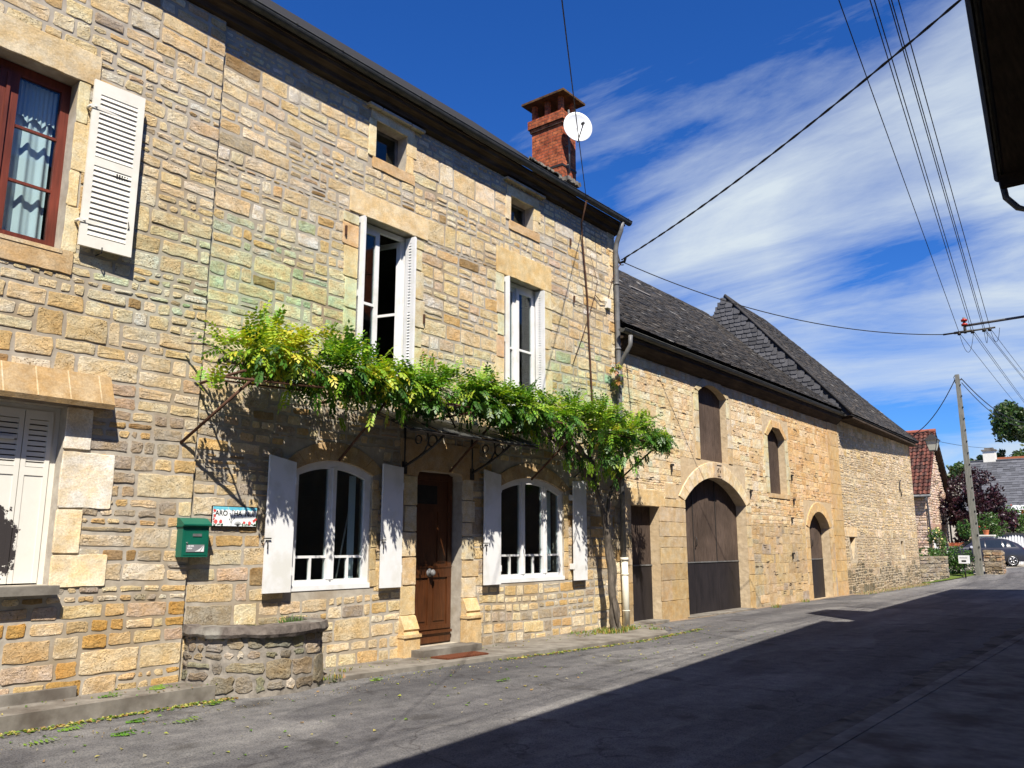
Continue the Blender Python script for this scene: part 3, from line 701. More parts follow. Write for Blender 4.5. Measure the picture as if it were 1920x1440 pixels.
for (a, b, z0, z1) in ((8.52, 8.80, .62, 1.02), (8.55, 8.80, 1.04, 1.42), (8.50, 8.80, 1.44, 1.78), (8.56, 8.80, 1.80, 2.16), (8.52, 8.80, 2.18, 2.6), (9.82, 10.14, .80, 1.10), (9.82, 10.2, 1.12, 1.36), (9.82, 10.08, 1.38, 1.72), (9.82, 10.05, 1.74, 1.94), (9.82, 10.10, 1.96, 2.28), (9.82, 10.06, 2.30, 2.62), (9.82, 10.17, .66, .78)):
    block(s, a, b, z0, z1, 0, .03, jitc(pick([((.56, .50, .37), 2), ((.50, .40, .26), 2)]), .08))
s.build('jamb_stones', 'dressed', dr)
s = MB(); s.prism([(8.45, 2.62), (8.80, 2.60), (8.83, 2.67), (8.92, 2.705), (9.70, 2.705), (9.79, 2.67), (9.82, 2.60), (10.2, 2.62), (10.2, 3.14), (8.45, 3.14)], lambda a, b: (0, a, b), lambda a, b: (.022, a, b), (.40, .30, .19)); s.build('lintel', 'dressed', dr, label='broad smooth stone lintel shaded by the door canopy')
for a, b, zt in ((8.50, 8.80, .62), (9.82, 10.14, .80)):
    s = MB(); c = (.50, .38, .22)
    s.box(.0, .13, a-.01, b+.01, .02, zt-.30, c); s.box(0, .15, a-.02, b+.02, zt-.30, zt-.26, c)
    s.prism([(0, zt-.26), (.12, zt-.26), (.10, zt-.22), (.12, zt-.19), (.04, zt-.02), (0, zt)], lambda p, q: (p, a, q), lambda p, q: (p, b, q), c)
    s.build('plinth_block', 'dressed', dr)
# canopy over the door
cn = MB(); ya, yb = 7.80, 10.66; xf, zf, xb, zb = .86, 3.13, .03, 3.47
for a, b, r_ in (((xf, ya, zf), (xf, yb, zf), .02), ((xb, ya, zb), (xb, yb, zb), .018), ((.45, ya, 3.30), (.45, yb, 3.30), .012)): cn.tube([a, b], r_, 6)
for i in range(7): y = ya+(yb-ya)*i/6; cn.tube([(xf, y, zf), (xb, y, zb)], .014, 6)
can = cn.build('door_canopy', 'iron', H, label='thin iron and glass canopy over the front door')
for i in range(6):
    y = ya+(yb-ya)*i/6; L = (yb-ya)/6; p = MB()
    p.add([(xf+.05, y+.02, zf+.006+.02*(i % 2)), (xf+.05, y+L-.02, zf+.006+.02*(i % 2)), (xb, y+L-.02, zb+.03), (xb, y+.02, zb+.03), (xf+.05, y+.02, zf+.018+.02*(i % 2)), (xf+.05, y+L-.02, zf+.018+.02*(i % 2)), (xb, y+L-.02, zb+.042), (xb, y+.02, zb+.042)],
          [(3, 2, 1, 0), (4, 5, 6, 7), (0, 1, 5, 4), (1, 2, 6, 5), (2, 3, 7, 6), (3, 0, 4, 7)]); p.build('canopy_panel', 'gutter', can)
for y in (8.52, 10.02):
    b = MB(); pts = [(.02, y, 2.72), (.10, y, 2.76), (.35, y, 2.86), (.60, y, 2.98), (.80, y, 3.12)]; b.tube(pts, .02, 6)
    b.tube([(.02, y, 2.72), (.02, y, 3.4)], .016, 6); b.box(0, .03, y-.05, y+.05, 2.62, 2.80)
    b.tube([(.58+.085*math.cos(t*PI/8), y, 3.06+.085*math.sin(t*PI/8)) for t in range(17)], .013, 6)
    b.tube([(.3+.06*math.cos(t*PI/8), y, 3.10+.06*math.sin(t*PI/8)) for t in range(17)], .011, 6)
    b.tube([(.25, y, 2.82), (.42, y, 2.92), (.5, y, 3.05), (.48, y, 3.2)], .013, 6); b.build('bracket', 'iron', can)
# eaves, roof, gutter
def slate_rows(mb, p0, along, n_al, up, n_up, wid, exp, cols, thick=.016, curve=None, limit=None, seed=3):
    """overlapping rows of small slabs on a sloping plane"""
    p0 = Vector(p0); al = Vector(along).normalized(); u = Vector(up).normalized(); nrm = al.cross(u).normalized()
    if nrm.z < 0: nrm = -nrm
    rr = random.Random(seed)
    for j in range(n_up):
        off = rr.uniform(0, wid); i = -1; s = -off
        while s < n_al*wid:
            w = wid*rr.uniform(.65, 1.35); hh = exp*rr.uniform(1.25, 1.6); lo = exp*rr.uniform(-.08, .08)
            a, b, c, d = s+.003, s+w-.003, j*exp+lo, j*exp+hh
            s += w
            if a < 0 or b > n_al*wid: 
                a = max(a, 0); b = min(b, n_al*wid)
                if b-a < .03: continue
            if limit and not limit((a+b)/2, c+exp*.5): continue
            t = thick*rr.uniform(.7, 1.5); lift = thick*1.6*rr.uniform(.8, 1.4)
            cu = (curve(c) if curve else 0, curve(d) if curve else 0)
            P = lambda q, v, e, k: p0+al*q+u*v+nrm*(e+cu[k])
            vs = [P(a, c, lift, 0), P(b, c, lift, 0), P(b, d, 0, 1), P(a, d, 0, 1), P(a, c, lift+t, 0), P(b, c, lift+t, 0), P(b, d, t, 1), P(a, d, t, 1)]
            mb.add(vs, [(4, 5, 6, 7), (0, 1, 5, 4), (1, 2, 6, 5), (3, 0, 4, 7)], cols(rr))
def scol(rr, fs, cs):
    f = rr.choice(fs); return tuple(k*f for k in rr.choice(cs))
SL = lambda rr: scol(rr, [.7, .85, 1, 1, 1.15, 1.35], [(.045, .043, .042), (.055, .05, .046), (.036, .036, .037), (.07, .06, .05)]) if rr.random() > .012 else (.20, .19, .175)
rf = MB(); y0, y1 = -3.0, 14.75
rf.prism([(.24, 8.42), (-4.2, 12.3), (-9.3, 8.1), (-9.3, 8.0), (-4.2, 12.18), (.30, 8.36)], lambda a, b: (a, y0, b), lambda a, b: (a, y1, b), (.022, .021, .02))
roofH = rf.build('roof', 'slate', H)
mb = MB(); slate_rows(mb, (.22, y0, 8.44), (0, 1, 0), int((y1-y0)/.24), (-4.78, 0, 4.0), 10, .24, .14, SL, .018); mb.build('slates', 'slate', roofH)
e = MB()
e.box(-.0, .26, y0, y1-.1, 8.30, 8.335, None); nb = 0
for i in range(60):
    y = y0+.15+i*.3
    if y < y1-.2: e.box(.02, .25, y, y+.012, 8.296, 8.301)
e.prism([(0, 8.12), (.10, 8.15), (.12, 8.22), (.22, 8.25), (.24, 8.30), (0, 8.30)], lambda a, b: (a, y0, b), lambda a, b: (a, y1-.12, b))
for k in range(3): e.box(.06+.07*k, .065+.07*k, y0, y1-.1, 8.292, 8.30)
e.build('eave_boards', 'eavewood', roofH)
g = MB(); n = 10
for i in range(n):
    a0 = PI+PI*i/n; a1 = PI+PI*(i+1)/n; r_ = .07; cx, cz = .31, 8.40
    P = lambda a, y, k=0: (cx+(r_-k)*math.cos(a), y, cz+(r_-k)*math.sin(a)*1.15)
    g.add([P(a0, y0), P(a1, y0), P(a1, y1), P(a0, y1), P(a0, y0, .004), P(a1, y0, .004), P(a1, y1, .004), P(a0, y1, .004)], [(3, 2, 1, 0), (4, 5, 6, 7)], None, True)
g.tube([(.38, y0, 8.405), (.38, y1, 8.405)], .010, 6)
for i in range(23): g.box(.24, .395, y0+.4+i*.78, y0+.425+i*.78, 8.407, 8.417)
g.poly([(cx+r_*math.cos(PI+PI*i/8), y1, cz+r_*1.15*math.sin(PI+PI*i/8)) for i in range(9)])
g.build('gutter', 'gutter', roofH)
# downpipe
dp = MB(); dp.tube([(.30, 14.45, 8.32), (.26, 14.47, 8.15), (.14, 14.49, 7.92), (.10, 14.50, 7.75), (.10, 14.50, 4.9), (.11, 14.5, 4.7), (.10, 14.51, 4.5), (.10, 14.52, 1.32)], .052, 10)
for z in (7.0, 5.6, 4.15, 2.6): dp.tube([(.10, 14.50, z-.02), (.10, 14.50, z+.02)], .062, 10)
dpo = dp.build('downpipe', 'zinc', H, label='grey zinc downpipe at the right corner of the house')
dp = MB(); dp.tube([(.11, 14.52, 1.34), (.11, 14.54, .05)], .068, 12); dp.tube([(.11, 14.52, 1.30), (.11, 14.52, 1.36)], .082, 12); dp.tube([(.11, 14.53, 1.02), (.11, 14.53, 1.05)], .078, 12); dp.tube([(.11, 14.54, .33), (.11, 14.54, .35)], .075, 12)
dp.build('lower_pipe', 'pvc', dpo, label='cream lower length of the downpipe')
# cables clipped to the wall
cb = MB()
cb.tube([(.36, 13.0, 8.3), (.1, 13.2, 7.95), (.05, 13.3, 7.6), (.045, 13.45, 6.5), (.045, 13.5, 5.4), (.045, 13.56, 4.4), (.045, 13.6, 3.8)], .017, 6)
cb.tube([(.04, 13.6, 7.4), (.04, 13.85, 6.9), (.04, 13.75, 6.6), (.04, 13.3, 5.7), (.04, 12.9, 5.0)], .006, 5)
cb.tube([(.04, 13.75, 6.6), (.05, 13.95, 6.5), (.05, 14.2, 6.55), (.06, 14.4, 7.1), (.15, 14.62, 7.5)], .009, 5)
cb.build('wall_cable', 'rust', H)
m = MB(); m.box(.01, .08, 14.16, 14.30, 6.42, 6.62); m.build('junction_box', 'cream', H)
for (y, z) in ((12.9, 7.5), (13.0, 6.35), (8.85, 5.05), (7.25, 6.0)): m = MB(); m.box(.02, .05, y-.012, y+.012, z-.09, z+.05); m.build('wall_hook', 'rust', H)
# vine support rods
vs = MB(); XO = .92; zr = 3.42
vs.tube([(XO, 4.95, 3.38), (XO, 7.5, 3.54), (XO, 11, 3.6), (XO, 14.35, 3.56)], .016, 6); vs.tube([(.5, 5.0, 3.42), (.5, 9.6, 3.62), (.5, 14.4, 3.62)], .012, 6)
for y in (5.15, 6.9, 8.9, 10.9, 12.8, 14.35): vs.tube([(0, y, zr+.02), (XO+.05, y, zr+.06)], .016, 6)
for ya_, y in ((4.98, 5.3), (7.3, 7.3), (9.5, 9.5), (11.6, 11.6), (14.2, 14.35)):
    vs.tube([(0.02, ya_, 2.72), (XO*.98, y, 3.42)], .018, 6)
vs.build('vine_support', 'rust', H, label='rusty iron rods carrying the vine')
# chimney
ch = MB(); cx0, cx1, cy0, cy1 = -1.62, -.80, 13.85, 14.38
ch.box(cx0, cx1, cy0, cy1, 8.9, 10.72); ch.box(cx0-.035, cx1+.035, cy0-.035, cy1+.035, 10.72, 10.80); ch.box(cx0-.07, cx1+.07, cy0-.07, cy1+.07, 10.80, 11.0)
for xx in (cx0, (cx0+cx1)/2-.05, cx1-.1):
    for yy in (cy0, cy1-.1): ch.box(xx, xx+.1, yy, yy+.1, 11.0, 11.38)
chm = ch.build('chimney', 'brick', roofH, label='tall red brick chimney with an open hooded top')
cp = MB(); a, b, c_, d_ = cx0-.17, cx1+.17, cy0-.17, cy1+.17; zt = 11.38
ap = ((a+b)/2-.1, (c_+d_)/2, zt+.30); ap2 = ((a+b)/2+.1, (c_+d_)/2, zt+.30)
cp.add([(a, c_, zt), (b, c_, zt), (b, d_, zt), (a, d_, zt), (a, c_, zt+.05), (b, c_, zt+.05), (b, d_, zt+.05), (a, d_, zt+.05), ap, ap2], [(3, 2, 1, 0), (0, 1, 5, 4), (1, 2, 6, 5), (2, 3, 7, 6), (3, 0, 4, 7), (4, 5, 9, 8), (5, 6, 9), (6, 7, 8, 9), (7, 4, 8)])
cpm = mat_noise('mossy_cap', (.04, .03, .022), (.14, .07, .035), 9, .95, .9, .03, .1, c2=(.16, .09, .02), s2=4)
cp.build('chimney_cap', cpm, chm)
m = MB(); m.box(cx0-.01, cx1+.012, cy0-.012, cy1+.012, 9.72, 9.77); m.build('iron_band', 'iron', chm)
m = MB(); rr = random.Random(4)
for i in range(26): m.mbox(Matrix.Translation((cx1+.04+rr.uniform(-.03, .05), cy0+(cy1-cy0)*i/26, 9.40+rr.uniform(-.02, .02))) @ Matrix.Rotation(rr.uniform(-.5, .5), 4, 'X'), .12, .06, .09)
for i in range(34): xx = cx0+(cx1-cx0)*i/34; m.mbox(Matrix.Translation((xx, cy0-.04, 9.4+(cx1-xx)*.83+rr.uniform(-.02, .02))) @ Matrix.Rotation(rr.uniform(-.5, .5), 4, 'Y'), .06, .12, .10)
m.build('flashing', 'concrete', chm)
# satellite dish
D = thing('satellite_dish', 'white round satellite dish on a mast against the red brick chimney', 'satellite dish', (-.66, 14.0, 9.7))
dm = MB(); n = Vector((.76, -.60, .05)).normalized(); o = Vector((-.52, 14.02, 10.56)); u = Vector((0, 0, 1)).cross(n).normalized(); v = n.cross(u)
rings = 7; seg = 36; pts = []
for s_ in (0, 1):
    for i in range(rings+1):
        r_ = .34*i/rings
        for k in range(seg): t = 2*PI*k/seg; pts.append(o+u*(r_*math.cos(t)*.96)+v*(r_*math.sin(t)*1.04)+n*((r_/.34)**2*.085-s_*.008))
fs = []; N = (rings+1)*seg
for i in range(rings):
    for k in range(seg):
        j = (k+1) % seg; a = i*seg; fs.append((a+k, a+seg+k, a+seg+j, a+j)); fs.append((N+a+k, N+a+j, N+a+seg+j, N+a+seg+k))
for k in range(seg): j = (k+1) % seg; a = rings*seg; fs.append((a+k, N+a+k, N+a+j, a+j))
dm.add(pts, fs, None, True); dm.build('reflector', 'white', D)
dm = MB(); dm.tube([(-.70, 13.98, 9.55), (-.70, 13.98, 11.05)], .022, 8); dm.tube([(-.8, 13.98, 9.75), (-.70, 13.98, 9.75)], .02, 6); dm.tube([(-.8, 13.98, 10.2), (-.70, 13.98, 10.2)], .02, 6); dm.tube([(-.70, 13.98, 10.5), o-n*.01], .03, 6); dm.build('mast', 'zinc', D)
dm = MB(); tip = o+n*.42+u*.02-v*.10; dm.tube([o-v*.34+n*.02, tip], .014, 6); dm.build('feed_arm', 'iron', D)
dm = MB(); dm.tube([tip-n*.02, tip+(o-tip).normalized()*.10], .032, 8); dm.build('feed_horn', 'iron', D)

# ================================================================ BARN
B = thing('stone_barn', 'long stone barn with wooden arched doors and a dark slate roof beside the vine house', 'barn', (0, 21, 0))
opS = rect(14.98, 16.2, .0, 2.42); opB = arch(17.42, 20.88, 2.60, 3.22, 20, -.02); opH = arch(18.33, 19.95, 5.28, 5.52, 12, 3.62)
opHw = arch(22.62, 23.95, 4.62, 4.95, 10, 3.02); opR = arch(25.55, 27.45, 2.12, 2.62, 12, -.02)
opT1 = [(29.45, 1.86), (29.72, 1.15), (29.80, 1.15), (30.12, 1.86)]; opT2 = rect(36.1, 36.5, 1.22, 1.76)
ws = wall_sheet([(14.6, -.05), (38.9, -.05), (38.9, 5.9), (14.6, 5.9)], [opS, opB, opH, opHw, opR, opT1, opT2], 0, .27)
ws.add([(0, 38.9, 0), (-7.4, 38.9, 0), (-7.4, 38.9, 5.9), (0, 38.9, 5.9)], [(0, 1, 2, 3)])
wb = ws.build('wall', 'mortar2', B)
blb = [(14.6, 16.45, 2.38, 2.76), (14.6, 14.98, 0, 2.4), (14.98, 17.5, 0, 2.45), (17.3, 21.2, 0, 2.6), (16.95, 21.2, 2.55, 2.95), (17.3, 20.95, 2.9, 3.62), (18.0, 20.25, 3.55, 5.3), (17.95, 20.35, 5.2, 5.8),
       (22.35, 24.2, 3.0, 4.7), (22.3, 24.3, 4.6, 5.2), (25.2, 27.7, -.1, 2.2), (25.2, 27.8, 2.1, 2.95), (27.9, 29.0, -.1, 5.9)]
mb = MB(); masonry(mb, 14.62, 28.0, .0, 5.85, 0, blb, tone_barn, band=(.42, .6), cell=(.8, 1.6), joint=.010, h=(.003, .009), cut=.014, jit=.008, jz=.002, wavamp=.03, thin=.08, single=.12)
mb.build('stonework', 'ashlar', wb)
# dark open joints: gaps where mortar has washed out
jt = MB(); rr = random.Random(11)
for i in range(420):
    y = rr.uniform(14.8, 28.5); z = rr.uniform(.2, 5.3); L = rr.uniform(.08, .32)
    if not free_spans(y, y+.4, z-.05, z+.05, blb) or len(free_spans(y, y+.4, z-.05, z+.05, blb)) > 1 or free_spans(y, y+.4, z-.05, z+.05, blb)[0] != (y, y+.4): continue
    pts = [(y+L*k/4, z+rr.uniform(-.012, .012)) for k in range(5)]; w_ = [rr.uniform(.003, .011) for _ in range(5)]; w_[0] = w_[4] = .001
    for k in range(4): jt.poly([(.014, pts[k][0], pts[k][1]-w_[k]), (.014, pts[k+1][0], pts[k+1][1]-w_[k+1]), (.014, pts[k+1][0], pts[k+1][1]+w_[k+1]), (.014, pts[k][0], pts[k][1]+w_[k])])
M['joint'] = mat_noise('open_joint', (.035, .025, .018), (.07, .05, .035), 9, .95, 0)
jt.build('open_joints', 'joint', wb)
qc = MB(); z = -.02
while z < 5.8:
    hh = U(.3, .5); z2 = min(5.86, z+hh); m_ = U(28.2, 28.5)
    for a, b in ((27.92, m_), (m_, 28.95)): block(qc, a+.004, b-.004, z+.004, z2-.004, 0, .024, jitc((.46, .33, .18), .06), cut=.006)
    z = z2
qc.build('quoin', 'dressed', wb)
def tone_sec2(y, z):
    if z < .75+.25*math.sin(y*1.7)+.1*math.sin(y*5): return jitc(pick([((.15, .135, .10), 3), ((.23, .19, .13), 2)]), .15)
    return jitc(pick([((.60, .50, .36), 4), ((.55, .44, .29), 3), ((.50, .38, .22), 1.2)] if z > 2 else [((.45, .37, .26), 3), ((.40, .32, .22), 2), ((.50, .41, .28), 2)]), .1)
rs = wall_sheet([(28.97, -.05), (38.89, -.05), (38.89, 5.88), (28.97, 5.88)], [opT1, opT2], .006, .006); rs.build('render_coat', 'mortar3', wb)
mb = MB(); masonry(mb, 28.98, 38.85, .0, 5.86, .004, [(29.1, 30.4, 1.88, 2.2), (29.35, 30.2, 1.0, 1.9), (35.9, 36.75, 1.05, 1.9)], tone_sec2, band=(.2, .34), cell=(.3, .7), joint=.04, h=(.004, .016), cut=.05, jit=.02, jz=.006, thin=.4)
mb.build('rubble_stonework', 'rough', wb)
s = MB(); block(s, 29.2, 30.35, 1.88, 2.2, 0, .03, (.58, .46, .3)); block(s, 36.05, 36.6, 1.06, 1.2, 0, .03, (.6, .54, .4)); s.build('slit_stones', 'dressed', wb)
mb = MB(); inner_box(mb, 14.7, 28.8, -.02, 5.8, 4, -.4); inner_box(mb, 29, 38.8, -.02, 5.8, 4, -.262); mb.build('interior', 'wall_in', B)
def plank_door(name, y0, y1, z0, z1, x, n, metal, label, stud=()):
    m = MB(); w_ = (y1-y0)/n
    rr = random.Random(int(y0*100))
    for i in range(n):
        a, b = y0+w_*i+.004, y0+w_*(i+1)-.004; e = rr.uniform(0, .008)
        m.box(x-.03, x+e, a, b, metal if metal else z0, z1)
    ob = m.build(name, 'oldwood', B, label=label)
    if metal:
        for a, b in stud:
            m = MB(); m.box(x-.03, x+.014, a+.008, b-.008, z0, metal); m.build('metal_plate', 'metalpl', ob)
        m = MB(); m.box(x, x+.03, y0, y1, metal-.012, metal+.014); m.build('rail', 'zinc', ob)
    return ob
plank_door('door', 14.95, 16.2, .05, 2.75, -.23, 7, 1.18, 'narrow plank door with a dark metal foot beside the downpipe', ((14.95, 16.2),))
bd = plank_door('door', 17.3, 21.0, -.02, 3.4, -.28, 17, 1.20, 'wide arched barn door of grey brown planks with metal plates below', ((17.3, 18.35), (18.35, 19.6), (19.6, 21.0)))
m = MB()
for y in (18.35, 19.6): m.box(-.28, -.262, y-.012, y+.012, 1.2, 3.3)
m.tube([(-.26, 18.42, 1.55), (-.22, 18.42, 1.6), (-.22, 18.42, 1.75), (-.26, 18.42, 1.8)], .012, 6); m.build('handle', 'iron', bd)
plank_door('door', 18.3, 20.1, 3.6, 5.7, -.18, 7, None, 'tall loft door of brown planks above the keystone')
plank_door('shutter', 22.55, 24.05, 3.0, 5.0, -.2, 6, None, 'narrow grey brown plank shutter of the loft window')
rd = plank_door('door', 25.4, 27.6, -.02, 2.8, -.28, 8, 1.17, 'small round topped plank door at the far end of the barn', ((25.4, 26.5), (26.5, 27.6)))
m = MB(); m.tube([(-.26, 26.45, 1.55), (-.22, 26.45, 1.6), (-.22, 26.45, 1.75), (-.26, 26.45, 1.8)], .012, 6); m.build('handle', 'iron', rd)
BT = lambda: jitc(pick([((.53, .46, .32), 3), ((.50, .40, .26), 2), ((.50, .47, .35), 2)]), .06)
s = MB(); block(s, 14.72, 16.42, 2.42, 2.76, 0, .025, (.54, .42, .25)); s.build('lintel', 'dressed', wb)
s = MB(); z = .0
for zz in (.42, .85, 1.2, 1.55, 1.78, 2.1, 2.42):
    lo = zz < 1.3; c = lambda: jitc((.36, .27, .165), .1) if lo else jitc((.44, .36, .24), .08)
    m_ = U(16.55, 16.9); block(s, 16.2, m_, z+.005, zz-.005, 0, .022, c(), cut=.006); block(s, m_, 17.42, z+.005, zz-.005, 0, .022, c(), cut=.006)
    block(s, 20.88, 20.88+U(.22, .38), z+.005, zz-.005, 0, .022, jitc((.46, .34, .2), .08) if lo else BT(), cut=.006)
    block(s, 14.66, 14.98, z+.005, zz-.005, 0, .022, c(), cut=.006)
    # reveal stones
    z = zz
block(s, 16.45, 17.42, 2.43, 2.60, 0, .022, BT()); block(s, 16.48, 17.0, 2.62, 2.95, 0, .022, BT()); block(s, 20.9, 21.2, 2.43, 2.6, 0, .022, BT())
s.build('jamb_stones', 'dressed', wb)
s = MB(); voussoirs(s, 17.42, 20.88, 2.60, 3.22, .38, 0, .02, lambda: jitc((.60, .51, .36), .07), 13, 3.60); s.build('arch_stones', 'dressed', wb)
s = MB(); s.box(0.0, .055, 18.98, 19.46, 3.22, 3.585, (.50, .41, .31)); ks = s.build('keystone', 'dressed', wb)
s = MB()
s.box(.05, .062, 19.13, 19.38, 3.52, 3.545); s.box(.05, .062, 19.15, 19.33, 3.25, 3.27)
for (y, z, w_, h_) in ((19.2, 3.44, .03, .05), (19.25, 3.45, .015, .03), (19.17, 3.385, .045, .07), (19.30, 3.385, .045, .06), (19.22, 3.30, .015, .04)): s.mbox(Matrix.Translation((.056, y, z)) @ Matrix.Rotation(.3, 4, 'X'), .01, w_, h_)
s.build('carved_mark', 'joint', ks)
for (a, b, zs, zt, z0, n, th) in ((18.33, 19.95, 5.28, 5.52, 3.62, 7, .22), (22.62, 23.95, 4.62, 4.95, 3.02, 3, .22), (25.55, 27.45, 2.12, 2.62, .0, 9, .3)):
    s = MB(); cc = (lambda: jitc((.44, .38, .28), .06)) if a < 20 else (lambda: jitc((.52, .37, .2), .05))
    voussoirs(s, a, b, zs, zt, th, 0, .026, cc, n); z = z0
    while z < zs-.05:
        z2 = min(zs, z+U(.3, .5)); c = BT() if a < 24 else jitc((.48, .36, .21), .07)
        block(s, a-U(.2, .32), a, z+.005, z2-.005, 0, .024, c, cut=.006); block(s, b, b+U(.16, .3), z+.005, z2-.005, 0, .024, jitc(c, .08), cut=.006); z = z2
    s.build('arch_stones', 'dressed', wb)
s = MB(); s.box(0, .03, 22.5, 24.1, 2.9, 3.02, (.48, .36, .22)); s.build('sill', 'dressed', wb)
for (y, z) in ((16.8, 3.35), (21.2, 3.0), (24.35, 2.9), (24.1, 2.35), (24.3, 3.6), (24.0, 1.35)): m = MB(); m.box(.02, .05, y-.02, y+.02, z-.14, z); m.box(.02, .08, y-.035, y+.035, z-.01, z+.04); m.build('iron_peg', 'iron', B)
m = MB(); m.tube([(.05, 36.6+.12*math.cos(t*.55)*(1-t*.02), 4.2-.10*t*.55+.09*math.sin(t*.9)) for t in range(12)], .02, 6); m.build('wall_anchor', 'iron', wb)
# barn roof (small stone slates)
rb = MB(); XR, ZR = -4.5, 10.25; ex, ez = .27, 5.99
up = Vector((XR-ex, 0, ZR-ez)); L = up.length
rb.prism([(ex, ez-.05), ((ex+XR)/2, (ez+ZR)/2-.20), (XR, ZR-.10), (-7.6, 7.2), (-7.6, 7.1), (XR, ZR-.34), ((ex+XR)/2, (ez+ZR)/2-.42), (ex, ez-.10)], lambda a, b: (a, 14.62, b), lambda a, b: (a, 28.9, b), (.045, .043, .042))
rbo = rb.build('roof', 'slate', B, label='long lower barn roof of small dark stone slates')
sag = lambda v: -.14*math.sin(PI*max(0, min(1, v/L)))
mb = MB(); slate_rows(mb, (ex, 14.62, ez+.13), (0, 1, 0), int(14.25/.2), up, int(L/.125), .2, .125, SL, .009, curve=sag); mb.build('slates', 'slate', rbo)
m = MB(); m.tube([(XR, 14.62, ZR+.06), (XR, 28.8, ZR+.06)], .07, 6, (.045, .043, .042)); m.build('ridge', 'slate', rbo)
m = MB(); m.mbox(Matrix.Translation((-2.2, 19.6, 8.55)) @ Matrix.Rotation(R(42), 4, 'Y'), .10, 1.1, .03, (.17, .16, .15)); m.build('patch', 'slate', rbo)
# end roof: taller, hipped
X2, Z2 = -3.7, 10.84; ya, yr, ye = 28.8, 32.7, 39.25; e2 = (.60, 5.90); Zr2 = 10.55
rr2 = MB()
A = (e2[0], ya, e2[1]); Bp = (.30, ye, 5.95); P1 = (X2, ya, Z2); P2 = (X2, yr+.3, Zr2); Cb = (-8.0, ya, 5.9); Db = (-8.0, ye, 5.9)
rr2.add([A, Bp, P2, P1, Cb, Db], [(0, 1, 2, 3), (1, 5, 2), (5, 4, 3, 2), (4, 0, 3), (0, 4, 5, 1)], (.045, .043, .042))
r2 = rr2.build('roof', 'slate', B, label='taller hipped slate roof at the far end of the barn')
mb = MB(); up2 = Vector(P1)-Vector(A); L2 = up2.length
def lim(s_, v): 
    t = v/L2; return s_ < (ye-ya)*(1-t)+(yr+.3-ya)*t
slate_rows(mb, (e2[0], ya, e2[1]+.05), Vector(Bp)-Vector(A), int((ye-ya)/.22), up2, int(L2/.13), .22, .13, SL, .010, limit=lim, seed=8)
gb = MB(); GU = Vector((0, 0, 1)); hgt = Z2-5.95
SG = lambda rr: scol(rr, [.8, 1, 1.1, 1.3], [(.075, .075, .08)])
def limg(s_, v):
    x_ = .42-s_; lo = 5.95+max(0, (.42-x_))*0; t = v/hgt; xl = .42+(X2-.42)*t; xr = -8+(X2+8)*t
    return xr < x_ < xl-.02
# the slate-hung end, vertical: rows facing -y
rr = random.Random(5)
for j in range(int(hgt/.16)):
    s_ = rr.uniform(-.3, 0); v = j*.16
    while s_ < 8.4:
        w_ = .25*rr.uniform(.7, 1.3)
        if limg(s_+w_/2, v+.1):
            x0_, x1_ = .42-s_, .42-s_-w_+.01; z0_ = 5.95+v+rr.uniform(-.012, .012); z1_ = z0_+.26; yy = ya-.03; t_ = .025
            c1 = .03
            vs_ = [(x0_, yy-t_*1.6, z0_+c1), (x0_-c1, yy-t_*1.6, z0_), (x1_+c1, yy-t_*1.6, z0_), (x1_, yy-t_*1.6, z0_+c1), (x1_, yy, z1_), (x0_, yy, z1_)]
            gb.add(vs_+[(a, b+t_, c) for a, b, c in vs_], [(0, 5, 4, 3, 2, 1), (0, 1, 7, 6), (1, 2, 8, 7), (2, 3, 9, 8)], SG(rr))
        s_ += w_
gb.build('slate_hung_gable', 'slate', r2); mb.build('slates', 'slate', r2)
m = MB(); m.col = (.04, .038, .038); m.tube([Vector(A)+Vector((0, -.03, .08)), Vector(P1)+Vector((0, -.03, .10))], .05, 6); m.tube([Vector(P1)+Vector((0, 0, .05)), Vector(P2)+Vector((0, 0, .05))], .08, 6); m.tube([Vector(P2)+Vector((0, 0, .03)), Vector(Bp)+Vector((0, 0, .05))], .06, 6); m.build('ridge', 'slate', r2)
e = MB(); e.box(0, .26, 14.65, 28.9, 5.86, 5.92); e.prism([(0, 28.95), (.58, 28.95), (.28, 39.2), (0, 39.2)], lambda a, b: (a, b, 5.82), lambda a, b: (a, b, 5.88))
e.prism([(0, 5.62), (.08, 5.66), (.24, 5.80), (.24, 5.86), (0, 5.86)], lambda a, b: (a, 14.7, b), lambda a, b: (a, 28.9, b))
e.build('eave_boards', 'eavewood', rbo)
g = MB()
def half_gutter(mb, cx, cz, r_, ya_, yb_):
    for i in range(10):
        a0 = PI+PI*i/10; a1 = PI+PI*(i+1)/10
        P = lambda a, y, k=0: (cx+(r_-k)*math.cos(a), y, cz+(r_-k)*math.sin(a))
        mb.add([P(a0, ya_), P(a1, ya_), P(a1, yb_), P(a0, yb_), P(a0, ya_, .005), P(a1, ya_, .005), P(a1, yb_, .005), P(a0, yb_, .005)], [(3, 2, 1, 0), (4, 5, 6, 7)], None, True)
    for y in (ya_, yb_): mb.poly([(cx+r_*math.cos(PI+PI*i/8), y, cz+r_*math.sin(PI+PI*i/8)) for i in range(9)])
    mb.tube([(cx+r_, ya_, cz), (cx+r_, yb_, cz)], .010, 6)
half_gutter(g, .29, 5.98, .08, 14.35, 28.9); g.build('gutter', 'gutter', rbo)
g = MB(); g.tube([(.45, 14.42, 5.82), (.44, 14.42, 5.62), (.22, 14.47, 5.35), (.14, 14.49, 5.2), (.11, 14.5, 5.0)], .045, 10); g.tube([(.11, 14.5, 5.15), (.11, 14.5, 4.85)], [.075, .055], 10); g.build('gutter_outlet', 'zinc', rbo)

